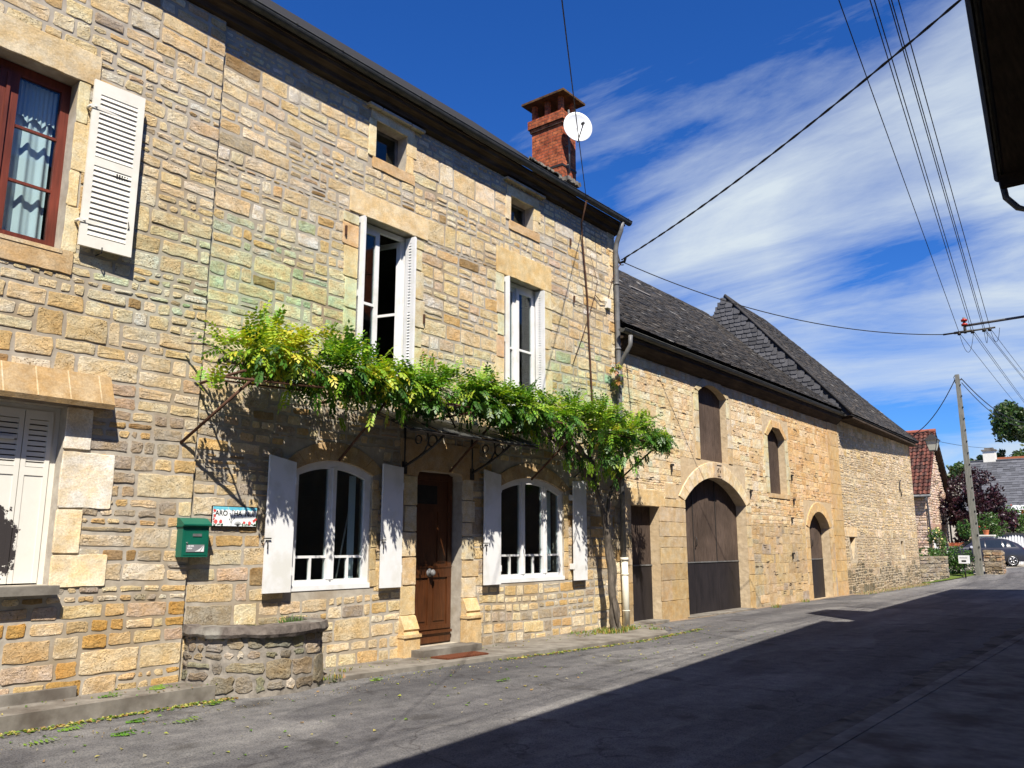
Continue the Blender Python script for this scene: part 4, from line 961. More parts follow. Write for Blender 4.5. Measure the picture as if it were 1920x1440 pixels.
# ================================================================ GROUND
def grid_sheet(xs, ys, fz):
    m = MB(); n = len(xs)
    vs = [(x, y, fz(x, y)) for y in ys for x in xs]
    fs = [(j*n+i, j*n+i+1, (j+1)*n+i+1, (j+1)*n+i) for j in range(len(ys)-1) for i in range(n-1)]
    m.add(vs, fs, None, True); return m
def hillz(x, y):
    d = max(0, y-85)
    return gz(x, y)-.03+(11*(1-math.exp(-d/28)) if d else 0)
xs = [-1500, -300, -120, -60, -30, -15, -8, -4, 0, 4, 8, 12, 20, 40, 80, 300, 1500]
ys = [-1500, -100, -20, 0, 20, 36, 38.5, 40, 41.5, 43, 44.5, 46, 50, 55, 60, 70, 80, 85, 90, 96, 102, 110, 120, 135, 160, 200, 300, 1500]
struct(grid_sheet(xs, ys, hillz).build('ground', 'ground'))
yr_ = [-30, 0, 20, 36, 38.5, 39.5, 40.5, 41.5, 42.5, 43.5, 44.5, 46, 50, 60, 80]
def roadz(x, y): return gz(x, y)+.0-.0
m = MB(); ys2 = yr_; fx0 = lambda y: -.02 if y < 38.9 else -.02+(y-38.9)*.28; 
for j in range(len(ys2)-1):
    for i in range(6):
        X = lambda k, y: min(0 if y < 38.9 else (y-38.9)*.45, 6)+(9.6-min(0 if y < 38.9 else (y-38.9)*.45, 6))*k/6
        a, b = ys2[j], ys2[j+1]; m.add([(X(i, a), a, gz(0, a)), (X(i+1, a), a, gz(0, a)), (X(i+1, b), b, gz(0, b)), (X(i, b), b, gz(0, b))], [(0, 1, 2, 3)], None, True)
struct(m.build('road', 'asphalt'))
def walk(name, pts, z0, z1, mat='concrete'):
    m = MB(); m.prism(pts, lambda a, b: (a, b, z0), lambda a, b: (a, b, z1)); 
    return struct(m.build(name, mat))
# pavement strips (outline x,y, ccw from above)
def edge(pts): return [(p[0]+U(-.008, .008), p[1]) for p in pts]
walk('pavement', [(.0, -3), (.62, -3), (.61, 1.5), (.60, 3.2), (.57, 4.4), (.56, 5.3), (.35, 5.42), (0, 5.45)], -.05, .14)
walk('pavement', [(.0, -3), (.14, -3), (.13, 2.5), (.12, 4.05), (.02, 4.08)], .10, .24)
walk('pavement', [(.0, 6.3), (.69, 6.59), (.80, 7.8), (.95, 9.16), (1.12, 10.6), (1.34, 12.3), (1.42, 13.2), (1.36, 13.9), (1.0, 14.4), (.6, 15.0), (0, 15.2)], -.05, .055)
walk('doorstep', [(0, 8.62), (.34, 8.66), (.36, 9.9), (0, 9.95)], .02, .15); walk('doorstep', [(-.27, 14.99), (.16, 15.0), (.14, 16.25), (-.27, 16.2)], -.02, .06)
walk('doorstep', [(-.3, 17.42), (.10, 17.3), (.12, 20.9), (-.3, 20.88)], -.02, .03)
struct(grid_sheet([6.55, 7.6, 8.6, 9.6], [-6, 2, 6, 10, 14, 20, 30, 36], lambda x, y: .09 if x > 6.56 else .09).build('pavement', 'concrete'))
m = MB(); m.box(6.42, 6.552, -6, 36, -.02, .094); struct(m.build('kerb', 'concrete'))
m = MB(); rr = random.Random(9); pl = []; pr = []
for i in range(60):
    y = 4+i*.5; pl.append((6.45-.32-.25*abs(noise.noise(Vector((y*.9, 0, 0))))*2, y)); pr.append((6.43, y))
for i in range(59): m.poly([(pl[i][0], pl[i][1], .005), (pr[i][0], pr[i][1], .006), (pr[i+1][0], pr[i+1][1], .006), (pl[i+1][0], pl[i+1][1], .005)])
struct(m.build('gutter_strip', 'dirt'))
# dusty dirt verge along the barn foot
m = MB()
for i in range(95):
    y = 15.3+i*.25; f = lambda y: .12+.22*abs(noise.noise(Vector((y*.8, 3, 0))))+(.3 if y > 29 else 0)*(1+noise.noise(Vector((y*1.3, 9, 0))))
    m.poly([(0.0, y, .012), (f(y), y, .0045), (f(y+.25), y+.25, .0045), (0.0, y+.25, .012)])
M['verge'] = mat_noise('dry_verge', (.16, .115, .075), (.30, .23, .16), 12, .95, .8, .02, .1)
struct(m.build('verge', 'verge'))
m = MB(); m.prism([(-.1, 38.95), (.15, 38.95), (1.5, 41.9), (1.2, 43.2), (-.6, 41.5)], lambda a, b: (a, b, gz(a, b)+.0), lambda a, b: (a, b, gz(a, b)+.03)); M['turf'] = mat_noise('short_turf', (.05, .08, .015), (.12, .16, .03), 20, .95, .6, .02); struct(m.build('turf', 'turf'))

# ---- planter
P_ = thing('stone_planter', 'low rounded rubble stone trough built against the wall under the green letter box', 'planter', (.4, 5.9, 0))
base = [(.0, 5.22), (.18, 5.18), (.42, 5.24), (.66, 5.38), (.84, 5.58), (.93, 5.85), (.92, 6.15), (.84, 6.42), (.72, 6.60), (.45, 6.70), (.0, 6.75)]
def ringpt(poly, k, z): 
    cx_ = .0; cy_ = 5.95; return [(cx_+(p[0]-cx_)*k, cy_+(p[1]-cy_)*k, z) for p in poly]
m = MB(); a = ringpt(base, 1, -.02); b = ringpt(base, .965, .66); c = ringpt(base, .72, .66); d_ = ringpt(base, .72, .5); n = len(base)
m.add(a+b+c+d_, [(i, i+1, n+i+1, n+i) for i in range(n-1)]+[(n+i, n+i+1, 2*n+i+1, 2*n+i) for i in range(n-1)]+[(2*n+i, 2*n+i+1, 3*n+i+1, 3*n+i) for i in range(n-1)])
m.build('basin', 'mortar4', P_)
# stones on the curved face
pp = []; acc = 0
segs = [(Vector(base[i]), Vector(base[i+1])) for i in range(n-1)]; tot = sum((q_-p_).length for p_, q_ in segs)
def onbase(s_):
    for p_, q_ in segs:
        l_ = (q_-p_).length
        if s_ <= l_: return p_+(q_-p_)*(s_/l_), (q_-p_).normalized()
        s_ -= l_
    return segs[-1][1], (segs[-1][1]-segs[-1][0]).normalized()
stm = MB(); rnd2 = random.Random(3)
flat = MB(); masonry(flat, 0, tot, .03, .62, 0, [], lambda y, z: jitc(pick([((.26, .23, .19), 4), ((.34, .29, .22), 2), ((.44, .31, .17), 1.2), ((.52, .46, .36), .8), ((.25, .25, .19), 1.2)]), .12), band=(.24, .36), cell=(.35, .7), joint=.035, h=(.006, .020), cut=.035, jit=.016, jz=.003, single=.2)
for (h_, s_, z_) in flat.v:
    p_, t_ = onbase(max(0, min(tot-.001, s_))); nrm = Vector((t_.y, -t_.x)); q_ = p_*1.0; k = 1-.035*z_/.66
    stm.v.append(((q_.x)*k+nrm.x*h_, 5.95+(q_.y-5.95)*k+nrm.y*h_, z_))
stm.f = flat.f; stm.c = flat.c; stm.smooth = flat.smooth
stm.build('rubble_face', 'rubble', P_)
base_ = base; rr = random.Random(8); dense = []
for i in range(len(base)-1):
    for j in range(4): t = j/4; dense.append((base[i][0]*(1-t)+base[i+1][0]*t, base[i][1]*(1-t)+base[i+1][1]*t))
dense.append(base[-1]); base = [(p[0]+(rr.uniform(-.012, .012) if p[0] > .05 else 0), p[1]+rr.uniform(-.012, .012)) for p in dense]
m = MB(); top = .73; o_ = [(p[0]+.035*(1 if p[0] > .1 else 0), 5.95+(p[1]-5.95)*1.03) for p in base]
def outer(p, k): return (p[0]*k, 5.95+(p[1]-5.95)*k)
nn = len(o_); O0 = [(*outer(p, 1.0), .62) for p in o_]; O1 = [(*outer(p, 1.02), .655) for p in o_]; O2 = [(*outer(p, 1.0), top) for p in o_]; I2 = [(*outer(p, .76), top+.005) for p in o_]; I0 = [(*outer(p, .76), .6) for p in o_]
rings_ = O0+O1+O2+I2+I0
rings_ = [(a, b, c+.018*noise.noise(Vector((a*6, b*6, c*9)))) for a, b, c in rings_]
m.add(rings_, [(r_*nn+i, r_*nn+i+1, (r_+1)*nn+i+1, (r_+1)*nn+i) for r_ in range(4) for i in range(nn-1)])
M['coping'] = mat_noise('lichened_coping', (.06, .05, .045), (.17, .145, .125), 11, .95, .9, .02, .1, c2=(.24, .23, .2), s2=2.5)
m.build('coping', 'coping', P_)
m = MB(); base = base_; so = ringpt(base, .80, .64); m.add([(0.0, 5.95, .66)]+so, [(0, i+1, i+2) for i in range(n-1)]); m.build('soil', 'dirt', P_)
def blades(mb, cx, cy, z, n_, r_, h_, cols, spread=.5, rr=rnd):
    for i in range(n_):
        a = rr.uniform(0, 2*PI); q = rr.uniform(0, 1)**.5*r_; x_, y_ = cx+q*math.cos(a), cy+q*math.sin(a)*1.4; hh = h_*rr.uniform(.5, 1.1); d = rr.uniform(0, 2*PI); b_ = spread*hh*rr.uniform(.2, 1)
        w_ = rr.uniform(.003, .007); dx, dy = math.cos(d), math.sin(d); c = rr.choice(cols); zz = z(x_, y_) if callable(z) else z
        mb.add([(x_-dy*w_, y_+dx*w_, zz), (x_+dy*w_, y_-dx*w_, zz), (x_+dx*b_*.5+dy*w_*.7, y_+dy*b_*.5-dx*w_*.7, zz+hh*.7), (x_+dx*b_*.5-dy*w_*.7, y_+dy*b_*.5+dx*w_*.7, zz+hh*.7), (x_+dx*b_, y_+dy*b_, zz+hh)], [(0, 1, 2, 3), (3, 2, 4)], c)
m = MB(); blades(m, .55, 6.25, .64, 120, .12, .17, [(.05, .13, .02), (.09, .18, .03)], 1.2); blades(m, .4, 5.9, .64, 60, .10, .08, [(.16, .18, .06)], 1.2)
tag(m.build('potted_grass', 'grass', None), 'small tuft of green weeds growing in the stone trough', 'weed')
m = MB(); rr = random.Random(12)
cols = [(.06, .14, .02), (.10, .2, .03), (.3, .28, .06), (.35, .17, .06)]
for (cx_, cy_, n_, r_, h_) in ((.5, 13.3, 420, .28, .09), (.45, 13.9, 260, .22, .08), (.15, 12.8, 90, .15, .05), (.3, 21.8, 60, .12, .10), (.15, 24.4, 60, .12, .1), (.9, 14.3, 70, .15, .05), (.4, 7.2, 30, .1, .05), (.7, 6.75, 80, .13, .05), (.2, 4.35, 50, .16, .05)):
    blades(m, cx_, cy_, .05 if cy_ < 15 else .0, n_, r_, h_, cols, .8, rr)
for i in range(500):
    y = rr.uniform(29, 39.0); blades(m, rr.uniform(.1, .6), y, 0, 2, .05, .07, cols+[(.3, .24, .12)]*3, .8, rr)
o = m.build('grass', 'grass'); o['kind'] = 'stuff'; tag(o, 'grass and weeds sprouting at the foot of the walls', 'grass')

# ================================================================ LETTER BOX, SIGN, MAT
def text(body, loc, size, mat, parent, name='lettering', ext=.0008, bold=False, shear=0, sx=1):
    cu = bpy.data.curves.new(name, 'FONT'); cu.body = body; cu.size = size; cu.extrude = ext; cu.align_x = 'CENTER'; cu.align_y = 'CENTER'; cu.shear = shear
    cu.offset = size*(.03 if bold else .014)
    tmp = bpy.data.objects.new(name, cu); me = bpy.data.meshes.new_from_object(tmp); bpy.data.objects.remove(tmp); me.name = name; me.materials.clear(); me.materials.append(M[mat]); ob = bpy.data.objects.new(name, me); C.objects.link(ob)
    o0 = Vector(ORG.get(parent.name, (0, 0, 0))); ob.parent = parent
    ob.matrix_local = Matrix.Translation(Vector(loc)-o0) @ Matrix(((0, 0, 1, 0), (1, 0, 0, 0), (0, 1, 0, 0), (0, 0, 0, 1))) @ Matrix.Diagonal((sx, 1, 1, 1))
    return ob
LB = thing('letter_box', 'green metal letter box on the stone wall left of the white shutter', 'letter box', (.02, 5.25, 1.5))
m = MB(); ly0, ly1 = 5.02, 5.34; m.box(.025, .17, ly0, ly1, 1.47, 1.82)
for a_, b_, c0, c1 in ((ly0+.02, ly1-.02, 1.49, 1.50), (ly0+.02, ly1-.02, 1.76, 1.77), (ly0+.02, ly0+.028, 1.50, 1.76), (ly1-.028, ly1-.02, 1.50, 1.76)): m.box(.17, .174, a_, b_, c0, c1)
lbb = m.build('box', 'green', LB)
m = MB(); m.prism([(.02, 1.80), (.172, 1.80), (.205, 1.815), (.205, 1.83), (.10, 1.895), (.02, 1.905)], lambda a, b: (a, ly0-.012, b), lambda a, b: (a, ly1+.012, b)); m.build('lid', 'green', LB)
m = MB(); m.box(.174, .177, 5.14, 5.25, 1.695, 1.725); m.build('name_plate', 'zinc', LB)
m = MB(); m.tube([(.17, 5.075, 1.625), (.185, 5.075, 1.625)], .009, 8); m.build('lock', 'chrome', LB)
m = MB(); m.box(.174, .176, 5.07, 5.29, 1.525, 1.605); stk = m.build('sticker', 'greystick', LB, label='grey sticker with a white fern leaf')
m = MB(); m.poly([(.1766, 5.175, 1.53), (.1766, 5.235, 1.53), (.1766, 5.28, 1.60), (.1766, 5.25, 1.57), (.1766, 5.21, 1.545)]); m.poly([(.1764, 5.285, 1.528), (.1764, 5.287, 1.598), (.1764, 5.245, 1.528)]); m.v[-3:] = m.v[-3:]
fern = m.build('fern_leaf', 'white', stk)
text('SILVER', (.1768, 5.125, 1.588), .025, 'white', stk, bold=True); text('FERN', (.1768, 5.112, 1.562), .025, 'white', stk, bold=True)
SG_ = thing('name_sign', 'three glazed tiles painted with red flowers and lettering between letter box and shutter', 'sign', (.02, 5.75, 1.93))
m = MB(); m.box(.022, .034, 5.445, 6.055, 1.808, 2.052); m.build('frame', 'ink', SG_)
tiles = []
for i in range(3):
    m = MB(); a = 5.455+i*.1975; m.box(.034, .040, a, a+.193, 1.82, 2.042); tl = m.build('tile', 'whiteglaze', SG_); tiles.append(tl)
    m = MB(); nn = 12
    m.add([(.0406, a, 2.042), (.0406, a+.193, 2.042)]+[(.0406, a+.193-.193*k/nn, 2.006+.007*math.sin(k*1.7+i)) for k in range(nn+1)], [tuple(reversed(range(nn+3)))]); m.build('sky_band', 'skyglaze', tl)
rr = random.Random(2)
def disc(mb, y, z, r_, x, n_=9):
    mb.poly([(x, y+r_*math.cos(2*PI*k/n_)*rr.uniform(.8, 1.15), z+r_*math.sin(2*PI*k/n_)*rr.uniform(.8, 1.15)) for k in range(n_)])
fl = [(5.475, 1.995, .018), (5.478, 1.935, .018), (5.495, 1.868, .023), (5.56, 1.87, .022), (5.875, 1.862, .018), (5.95, 1.858, .024), (6.01, 1.885, .02), (6.03, 1.90, .018), (5.47, 1.90, .012)]
m = MB()
for y, z, r_ in fl: disc(m, y, z, r_, .0415)
m.build('flower', 'redglaze', SG_)
m = MB()
for i in range(46): y = rr.choice([rr.uniform(5.455, 5.60), rr.uniform(5.84, 6.04)]); disc(m, y, 1.826+rr.uniform(0, .022), rr.uniform(.005, .010), .0411, 6)
for z in range(9): disc(m, 5.462+rr.uniform(0, .006), 1.85+z*.02, .007, .0411, 6); disc(m, 6.04, 1.85+z*.012, .007, .0411, 6)
m.build('foliage_border', 'greenglaze', SG_)
m = MB()
def line(mb, p, q, w_=.0015, x=.0412):
    d = (Vector(q)-Vector(p)).normalized(); n_ = Vector((-d.y, d.x))*w_; mb.poly([(x, p[0]-n_.x, p[1]-n_.y), (x, q[0]-n_.x, q[1]-n_.y), (x, q[0]+n_.x, q[1]+n_.y), (x, p[0]+n_.x, p[1]+n_.y)])
for p, q in (((5.70, 1.82), (5.70, 1.90)), ((5.70, 1.90), (5.712, 1.99)), ((5.70, 1.88), (5.68, 1.965)), ((5.70, 1.86), (5.735, 1.91)), ((5.70, 1.85), (5.675, 1.90))): line(m, p, q, .002)
for y, z, r_ in ((5.714, 2.0, .010), (5.678, 1.965, .009), (5.737, 1.915, .009), (5.674, 1.90, .008)): disc(m, y, z, r_, .0413, 7)
for k in range(11): a = R(25+13*k); line(m, (5.79, 1.822), (5.79+.055*math.cos(a), 1.822+.055*math.sin(a)), .002)
m.build('plant_drawing', 'ink', SG_)
text('ARO', (.0414, 5.565, 1.965), .082, 'ink', SG_, sx=.95); text('HA', (.0414, 5.785, 1.965), .082, 'ink', SG_, sx=.95); text('NUI', (.0414, 5.945, 1.962), .082, 'ink', SG_, sx=.95)
m = MB(); line(m, (5.598, 1.995), (5.604, 2.008), .0022); line(m, (5.830, 1.995), (5.834, 2.003), .0022); line(m, (5.887, 1.995), (5.882, 2.005), .0022); m.build('accent', 'ink', SG_)
m = MB(); m.prism([(.42, 8.72), (.72, 8.75), (.78, 9.55), (.48, 9.58)], lambda a, b: (a, b, .056), lambda a, b: (a, b, .078)); tag(m.build('door_mat', 'mat'), 'worn rust brown door mat lying before the front step', 'door mat')

# ================================================================ WISTERIA
V = thing('wisteria_vine', 'leafy green and yellow climbing vine with a gnarled trunk, trained across the house front', 'vine', (.45, 13.5, 0))
def wob(pts, k=6, amp=.03, seed=1):
    out = []; pts = [Vector(p) for p in pts]
    for i in range(len(pts)-1):
        p0 = pts[max(i-1, 0)]; p1 = pts[i]; p2 = pts[i+1]; p3 = pts[min(i+2, len(pts)-1)]
        for j in range(k):
            t = j/k; q = .5*((2*p1)+(-p0+p2)*t+(2*p0-5*p1+4*p2-p3)*t*t+(-p0+3*p1-3*p2+p3)*t**3)
            out.append(q+Vector([noise.noise(q*3+Vector((seed*7+a*3, 0, 0)))*amp for a in range(3)]))
    out.append(pts[-1]); return out
m = MB()
tr = wob([(.45, 13.56, 0), (.45, 13.52, .5), (.42, 13.50, 1.2), (.42, 13.42, 1.8), (.40, 13.25, 2.35), (.42, 12.95, 2.9), (.5, 12.7, 3.4)], 8, .05)
m.tube(tr, [.085-.0011*i+.012*noise.noise(Vector((i*.5, 0, 0))) for i in range(len(tr))], 10)
tr = wob([(.50, 13.66, 0), (.40, 13.60, .5), (.48, 13.56, 1.2), (.36, 13.48, 1.9), (.42, 13.5, 2.5), (.5, 13.8, 3.0), (.6, 14.0, 3.4)], 8, .05, 4); m.tube(tr, [.055-.0006*i for i in range(len(tr))], 8)
for s_ in range(4): tr = wob([(.45+.02*s_, 13.5+.03*s_, .02), (.5, 13.62-.05*s_, .35), (.44, 13.5, .8+.1*s_)], 6, .03, s_); m.tube(tr, .025, 6)
m.build('trunk', 'bark', V)
m = MB(); rr = random.Random(31)
main = [wob([(.5, 12.9, 3.0), (.6, 11.8, 3.42), (.8, 10.4, 3.62), (.75, 9.0, 3.6), (.85, 7.6, 3.55), (.7, 6.6, 3.62), (.62, 5.9, 3.74), (.5, 5.4, 3.70), (.42, 5.15, 3.66)], 6, .12, 2),
        wob([(.42, 13.1, 2.6), (.4, 12.2, 3.2), (.45, 10.9, 3.55), (.4, 9.2, 3.66), (.5, 7.2, 3.62), (.5, 6.2, 3.6), (.42, 5.5, 3.62)], 6, .12, 5)]
for br in main: m.tube(br, [.05-.0006*i for i in range(len(br))], 8)
for i in range(46):
    b_ = rr.choice(main); p = b_[rr.randrange(3, len(b_)-3)]; q = p+Vector((rr.uniform(-.4, .5), rr.uniform(-.7, .7), rr.uniform(-.35, .4))); q.x = max(.08, min(1.1, q.x)); m.tube(wob([p, (p+q)/2+Vector((0, 0, .08)), q], 4, .06, i), [.013]*8+[.006], 5)
m.build('branches', 'bark', V)
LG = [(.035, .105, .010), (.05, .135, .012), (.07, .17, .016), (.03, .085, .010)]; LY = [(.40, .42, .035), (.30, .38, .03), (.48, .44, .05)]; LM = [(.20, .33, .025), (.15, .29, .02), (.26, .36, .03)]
def pinnate(mb, p, d, L, col, rr, nl=5, droop=.5, wl=.018, ll=.068):
    """one compound leaf: paired pointed leaflets along a bending rachis"""
    d = d.normalized(); pos = Vector(p); side = d.cross(Vector((0, 0, 1)))
    if side.length < .1: side = Vector((1, 0, 0))
    side.normalize(); side = (Matrix.Rotation(rr.uniform(-.6, .6), 3, d) @ side)
    step = L/(nl+.5)
    for i in range(nl+1):
        nrm = side.cross(d).normalized()
        dirs = [(d*.55+side*.85), (d*.55-side*.85)] if i < nl else [d]
        for e in dirs:
            e = (e+Vector((0, 0, -rr.uniform(0, .35)))).normalized(); l_ = ll*rr.uniform(.8, 1.2); w_ = wl*rr.uniform(.85, 1.2); s2 = e.cross(nrm).normalized()
            c = tuple(k*rr.uniform(.85, 1.15) for k in col); a = pos; t_ = a+e*l_-Vector((0, 0, l_*.12)); m1 = a+e*l_*.45
            mb.add([a, m1+s2*w_-nrm*.003, t_, m1-s2*w_-nrm*.003], [(0, 1, 2), (0, 2, 3)], c)
        pos = pos+d*step; d = (d+Vector((0, 0, -droop*.28))).normalized()
def top_z(y):
    base = 3.93+.12*math.sin(y*2.3)+.10*math.sin(y*5.1+1)
    if y < 5.3: base = 3.55+(y-4.8)*.9
    if 6.25 < y < 6.5: base -= .22
    if y > 13.6: base -= (y-13.6)*.35
    return base
m = MB(); rr = random.Random(77); cnt = 0
while cnt < 3500:
    y = rr.uniform(4.95, 14.5)
    dens = 1.0
    if y < 6.3: dens = .85
    if y > 10: dens = 1.0
    if rr.random() > dens: continue
    zt = top_z(y); zb = 3.53+.07*math.sin(y*3.7)
    if 11.9 < y < 14.0: zb = 3.08+abs(y-12.8)*.5
    x = rr.uniform(.3, 1.1) if y > 5.4 else rr.uniform(.3, 1.15)
    if y > 11: x = rr.uniform(.1, 1.25)
    z = zb+(zt-zb)*rr.random()**(.65)
    if 9.2 < y < 10.6 and x < .5 and z < 3.65: continue
    nz_ = noise.noise(Vector((x*1.6, y*2.1, z*2.2)))
    if nz_ < -.06: continue
    if y < 5.4 and z < 3.8 and rr.random() < .75: continue
    if y < 5.3 and x > .62 and rr.random() < .93: continue
    # colour
    yell = math.exp(-((y-5.75)/.42)**2-((z-4.0)/.28)**2)*1.6+math.exp(-((y-7.1)/.4)**2-((z-3.95)/.25)**2)*.8+math.exp(-((y-12.6)/.35)**2-((z-3.55)/.15)**2)*.6
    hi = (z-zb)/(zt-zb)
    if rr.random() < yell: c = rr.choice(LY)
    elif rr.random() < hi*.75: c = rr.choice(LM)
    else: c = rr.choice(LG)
    an = rr.uniform(0, 2*PI); d = Vector((math.cos(an)+.35, math.sin(an), rr.uniform(-.3, .5)+hi*.9))
    if z < zb+.25: d.z -= 1.0
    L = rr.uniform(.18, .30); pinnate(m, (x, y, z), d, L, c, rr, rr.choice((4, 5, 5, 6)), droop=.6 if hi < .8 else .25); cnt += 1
# shoots standing up out of the mass and clusters hanging below
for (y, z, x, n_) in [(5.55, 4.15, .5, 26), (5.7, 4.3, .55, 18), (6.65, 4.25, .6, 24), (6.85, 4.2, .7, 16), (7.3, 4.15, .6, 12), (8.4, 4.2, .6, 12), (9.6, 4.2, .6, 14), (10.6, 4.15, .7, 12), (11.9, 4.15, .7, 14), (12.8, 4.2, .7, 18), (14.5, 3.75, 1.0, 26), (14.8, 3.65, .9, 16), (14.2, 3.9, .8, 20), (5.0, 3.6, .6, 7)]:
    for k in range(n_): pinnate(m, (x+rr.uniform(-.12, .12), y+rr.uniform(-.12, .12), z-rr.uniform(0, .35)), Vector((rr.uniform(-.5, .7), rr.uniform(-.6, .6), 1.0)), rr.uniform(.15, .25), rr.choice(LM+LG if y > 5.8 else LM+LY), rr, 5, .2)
for (y, z) in [(5.5, 3.45), (6.1, 3.4), (6.9, 3.35), (7.1, 3.25), (7.6, 3.35), (9.1, 3.4), (10.0, 3.45), (10.2, 3.4), (10.9, 3.35), (11.6, 3.3), (12.3, 2.9), (12.6, 2.9), (13.0, 2.85), (13.3, 3.0), (13.7, 3.0), (12.9, 2.8), (12.0, 3.1), (14.1, 3.25)]:
    for k in range(8): pinnate(m, (rr.uniform(.35, 1.0), y+rr.uniform(-.18, .18), z+rr.uniform(-.05, .3)), Vector((rr.uniform(-.5, .5), rr.uniform(-.5, .5), -1)), rr.uniform(.14, .24), rr.choice(LG+LM), rr, 5, .1)
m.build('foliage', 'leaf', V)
# little plant on the barn gutter corner
m = MB()
for k in range(26): pinnate(m, (.12+rr.uniform(0, .12), 14.3+rr.uniform(-.12, .1), 4.8+rr.uniform(0, .45)), Vector((rr.uniform(-.2, .6), rr.uniform(-1, .3), rr.uniform(-.6, .5))), .12, rr.choice([(.09, .18, .02), (.25, .26, .04), (.3, .14, .04)]), rr, 3)
tag(m.build('gutter_weed', 'leaf'), 'small leafy weed sprouting behind the downpipe below the barn gutter', 'weed')
# fallen leaves
m = MB(); rr = random.Random(5)
def gtop(x, y):
    if y < 5.3 and x < .58: return .142
    if 6.5 < y < 15 and x < .6: return .058
    return .004
def litter(x, y, s_, cols):
    a = rr.uniform(0, 2*PI); z = gtop(x, y)+.003; dx, dy = math.cos(a), math.sin(a); w_ = s_*.35
    m.add([(x, y, z), (x+dx*s_*.5-dy*w_, y+dy*s_*.5+dx*w_, z+rr.uniform(.002, .02)), (x+dx*s_, y+dy*s_, z+rr.uniform(0, .008)), (x+dx*s_*.5+dy*w_, y+dy*s_*.5-dx*w_, z+rr.uniform(.002, .018))], [(0, 1, 2), (0, 2, 3)], rr.choice(cols))
CY = [(.28, .30, .05), (.12, .2, .03), (.38, .33, .10), (.30, .18, .07), (.08, .16, .02)]
for i in range(650): y = rr.uniform(2.2, 6.0); litter(.66+abs(rr.gauss(0, .06)), y, rr.uniform(.03, .06), CY)
for i in range(520): y = rr.uniform(9.5, 15.3); litter({0: 0}.get(1, .95+(y-9.16)*.135 if y < 12.6 else 1.4-(y-12.6)*.05)+abs(rr.gauss(0, .07)), y, rr.uniform(.03, .065), CY)
for i in range(420): litter(abs(rr.gauss(.55, .25)), rr.gauss(13.6, .6), rr.uniform(.03, .065), CY)
for i in range(260): litter(rr.uniform(.7, 3.2), rr.uniform(3, 16), rr.uniform(.02, .055), CY+[(.30, .27, .2)])
for i in range(900): litter(.66+abs(rr.gauss(0, .12))+(0 if rr.random() < .5 else .5), rr.uniform(2.2, 16), rr.uniform(.008, .02), [(.3, .27, .22), (.2, .18, .15), (.34, .24, .12)])
for i in range(60): litter(rr.uniform(.0, .6), rr.uniform(2.5, 5.3), rr.uniform(.02, .04), CY)
for i in range(160): litter(rr.uniform(.05, 1.2), rr.uniform(6.8, 12), rr.uniform(.015, .035), CY)
o = m.build('fallen_leaves', 'leaf'); o['kind'] = 'stuff'; tag(o, 'small fallen leaves scattered along the kerb and asphalt', 'leaves')
sprigs = [(1.22, 3.15, .20, 'large fallen vine sprig nearest the bottom left corner of the road'), (.90, 3.55, .15, 'fallen green sprig just off the kerb at the lower left'), (1.38, 4.35, .2, 'fallen green sprig on the asphalt below the stone trough'), (1.45, 3.75, .13, 'pale small sprig on the asphalt right of the corner one'), (1.02, 4.1, .12, 'tiny pale sprig on the asphalt left of the trough'), (.72, 6.72, .2, 'bright fallen sprig at the right foot of the stone trough'), (.35, 4.15, .16, 'fallen sprig lying on the pavement left of the trough'), (.30, 4.7, .1, 'small sprig on the pavement against the trough foot'), (2.2, 8.0, .13, 'lone fallen sprig out on the sunlit road before the door'), (.85, 5.0, .12, 'fallen sprig in the gutter at the left foot of the trough'), (.98, 7.1, .12, 'small fallen sprig on the road right of the trough')]
for x, y, s_, lb in sprigs:
    m = MB(); a = rr.uniform(.9, 2.2)
    for k in range(2): pinnate(m, (x+.03*k, y+.03*k, gtop(x, y)+.015+.006*k), Vector((math.cos(a+.5*k), math.sin(a+.5*k), .12)), s_*1.25, rr.choice([(.08, .19, .02), (.13, .25, .03), (.16, .26, .03)]), rr, 6, .10, .013, .05)
    m.v = [(q[0], q[1], max(q[2], gtop(x, y)+.004)) for q in m.v]
    tag(m.build('leaf_sprig', 'leaf'), lb, 'leaf sprig', 'fallen vine sprigs on the ground')

# ================================================================ RIGHT HAND HOUSES (in shade, mostly out of frame)
N1 = thing('neighbour_house', 'dark overhanging eave and gutter of the near house at the upper right edge', 'house', (8, 6, 0))
xe = lambda y: 7.24+.10*(14.7-y)
m = MB(); a, b = -8, 14.6
m.prism([(xe(a)+.5, a), (14, a), (14, b), (xe(b)+.42, b)], lambda p, q: (p, q, 0), lambda p, q: (p, q, 7.45)); m.build('wall', 'mortar4', N1)
m = MB(); zE = 7.5
m.add([(xe(a), a, zE), (xe(14.7), 14.7, zE), (11.5, 14.7, zE+3.2), (11.5, a, zE+3.2), (xe(a), a, zE-.08), (xe(14.7), 14.7, zE-.08), (11.5, 14.7, zE+3.1), (11.5, a, zE+3.1), (15.5, a, zE), (15.5, 14.7, zE)],
      [(0, 1, 2, 3), (7, 6, 5, 4), (0, 4, 5, 1), (1, 5, 6, 2), (3, 2, 9, 8)], (.045, .042, .04)); r1 = m.build('roof', 'slate', N1)
m = MB(); m.add([(xe(a)+.02, a, zE-.1), (xe(14.65)+.02, 14.65, zE-.1), (xe(14.65)+.6, 14.65, zE-.14), (xe(a)+.6, a, zE-.14)], [(3, 2, 1, 0)]); m.box(7.2, 7.62, 14.52, 14.64, zE-.30, zE-.1); M['darktimber'] = mat_wood('dark_timber', (.012, .009, .008), (.03, .022, .018), 4, .9, .1, (6, .6, 6), .5); m.build('eave_boards', 'darktimber', r1)  # near eave boards: the eave wood again in near-black tones
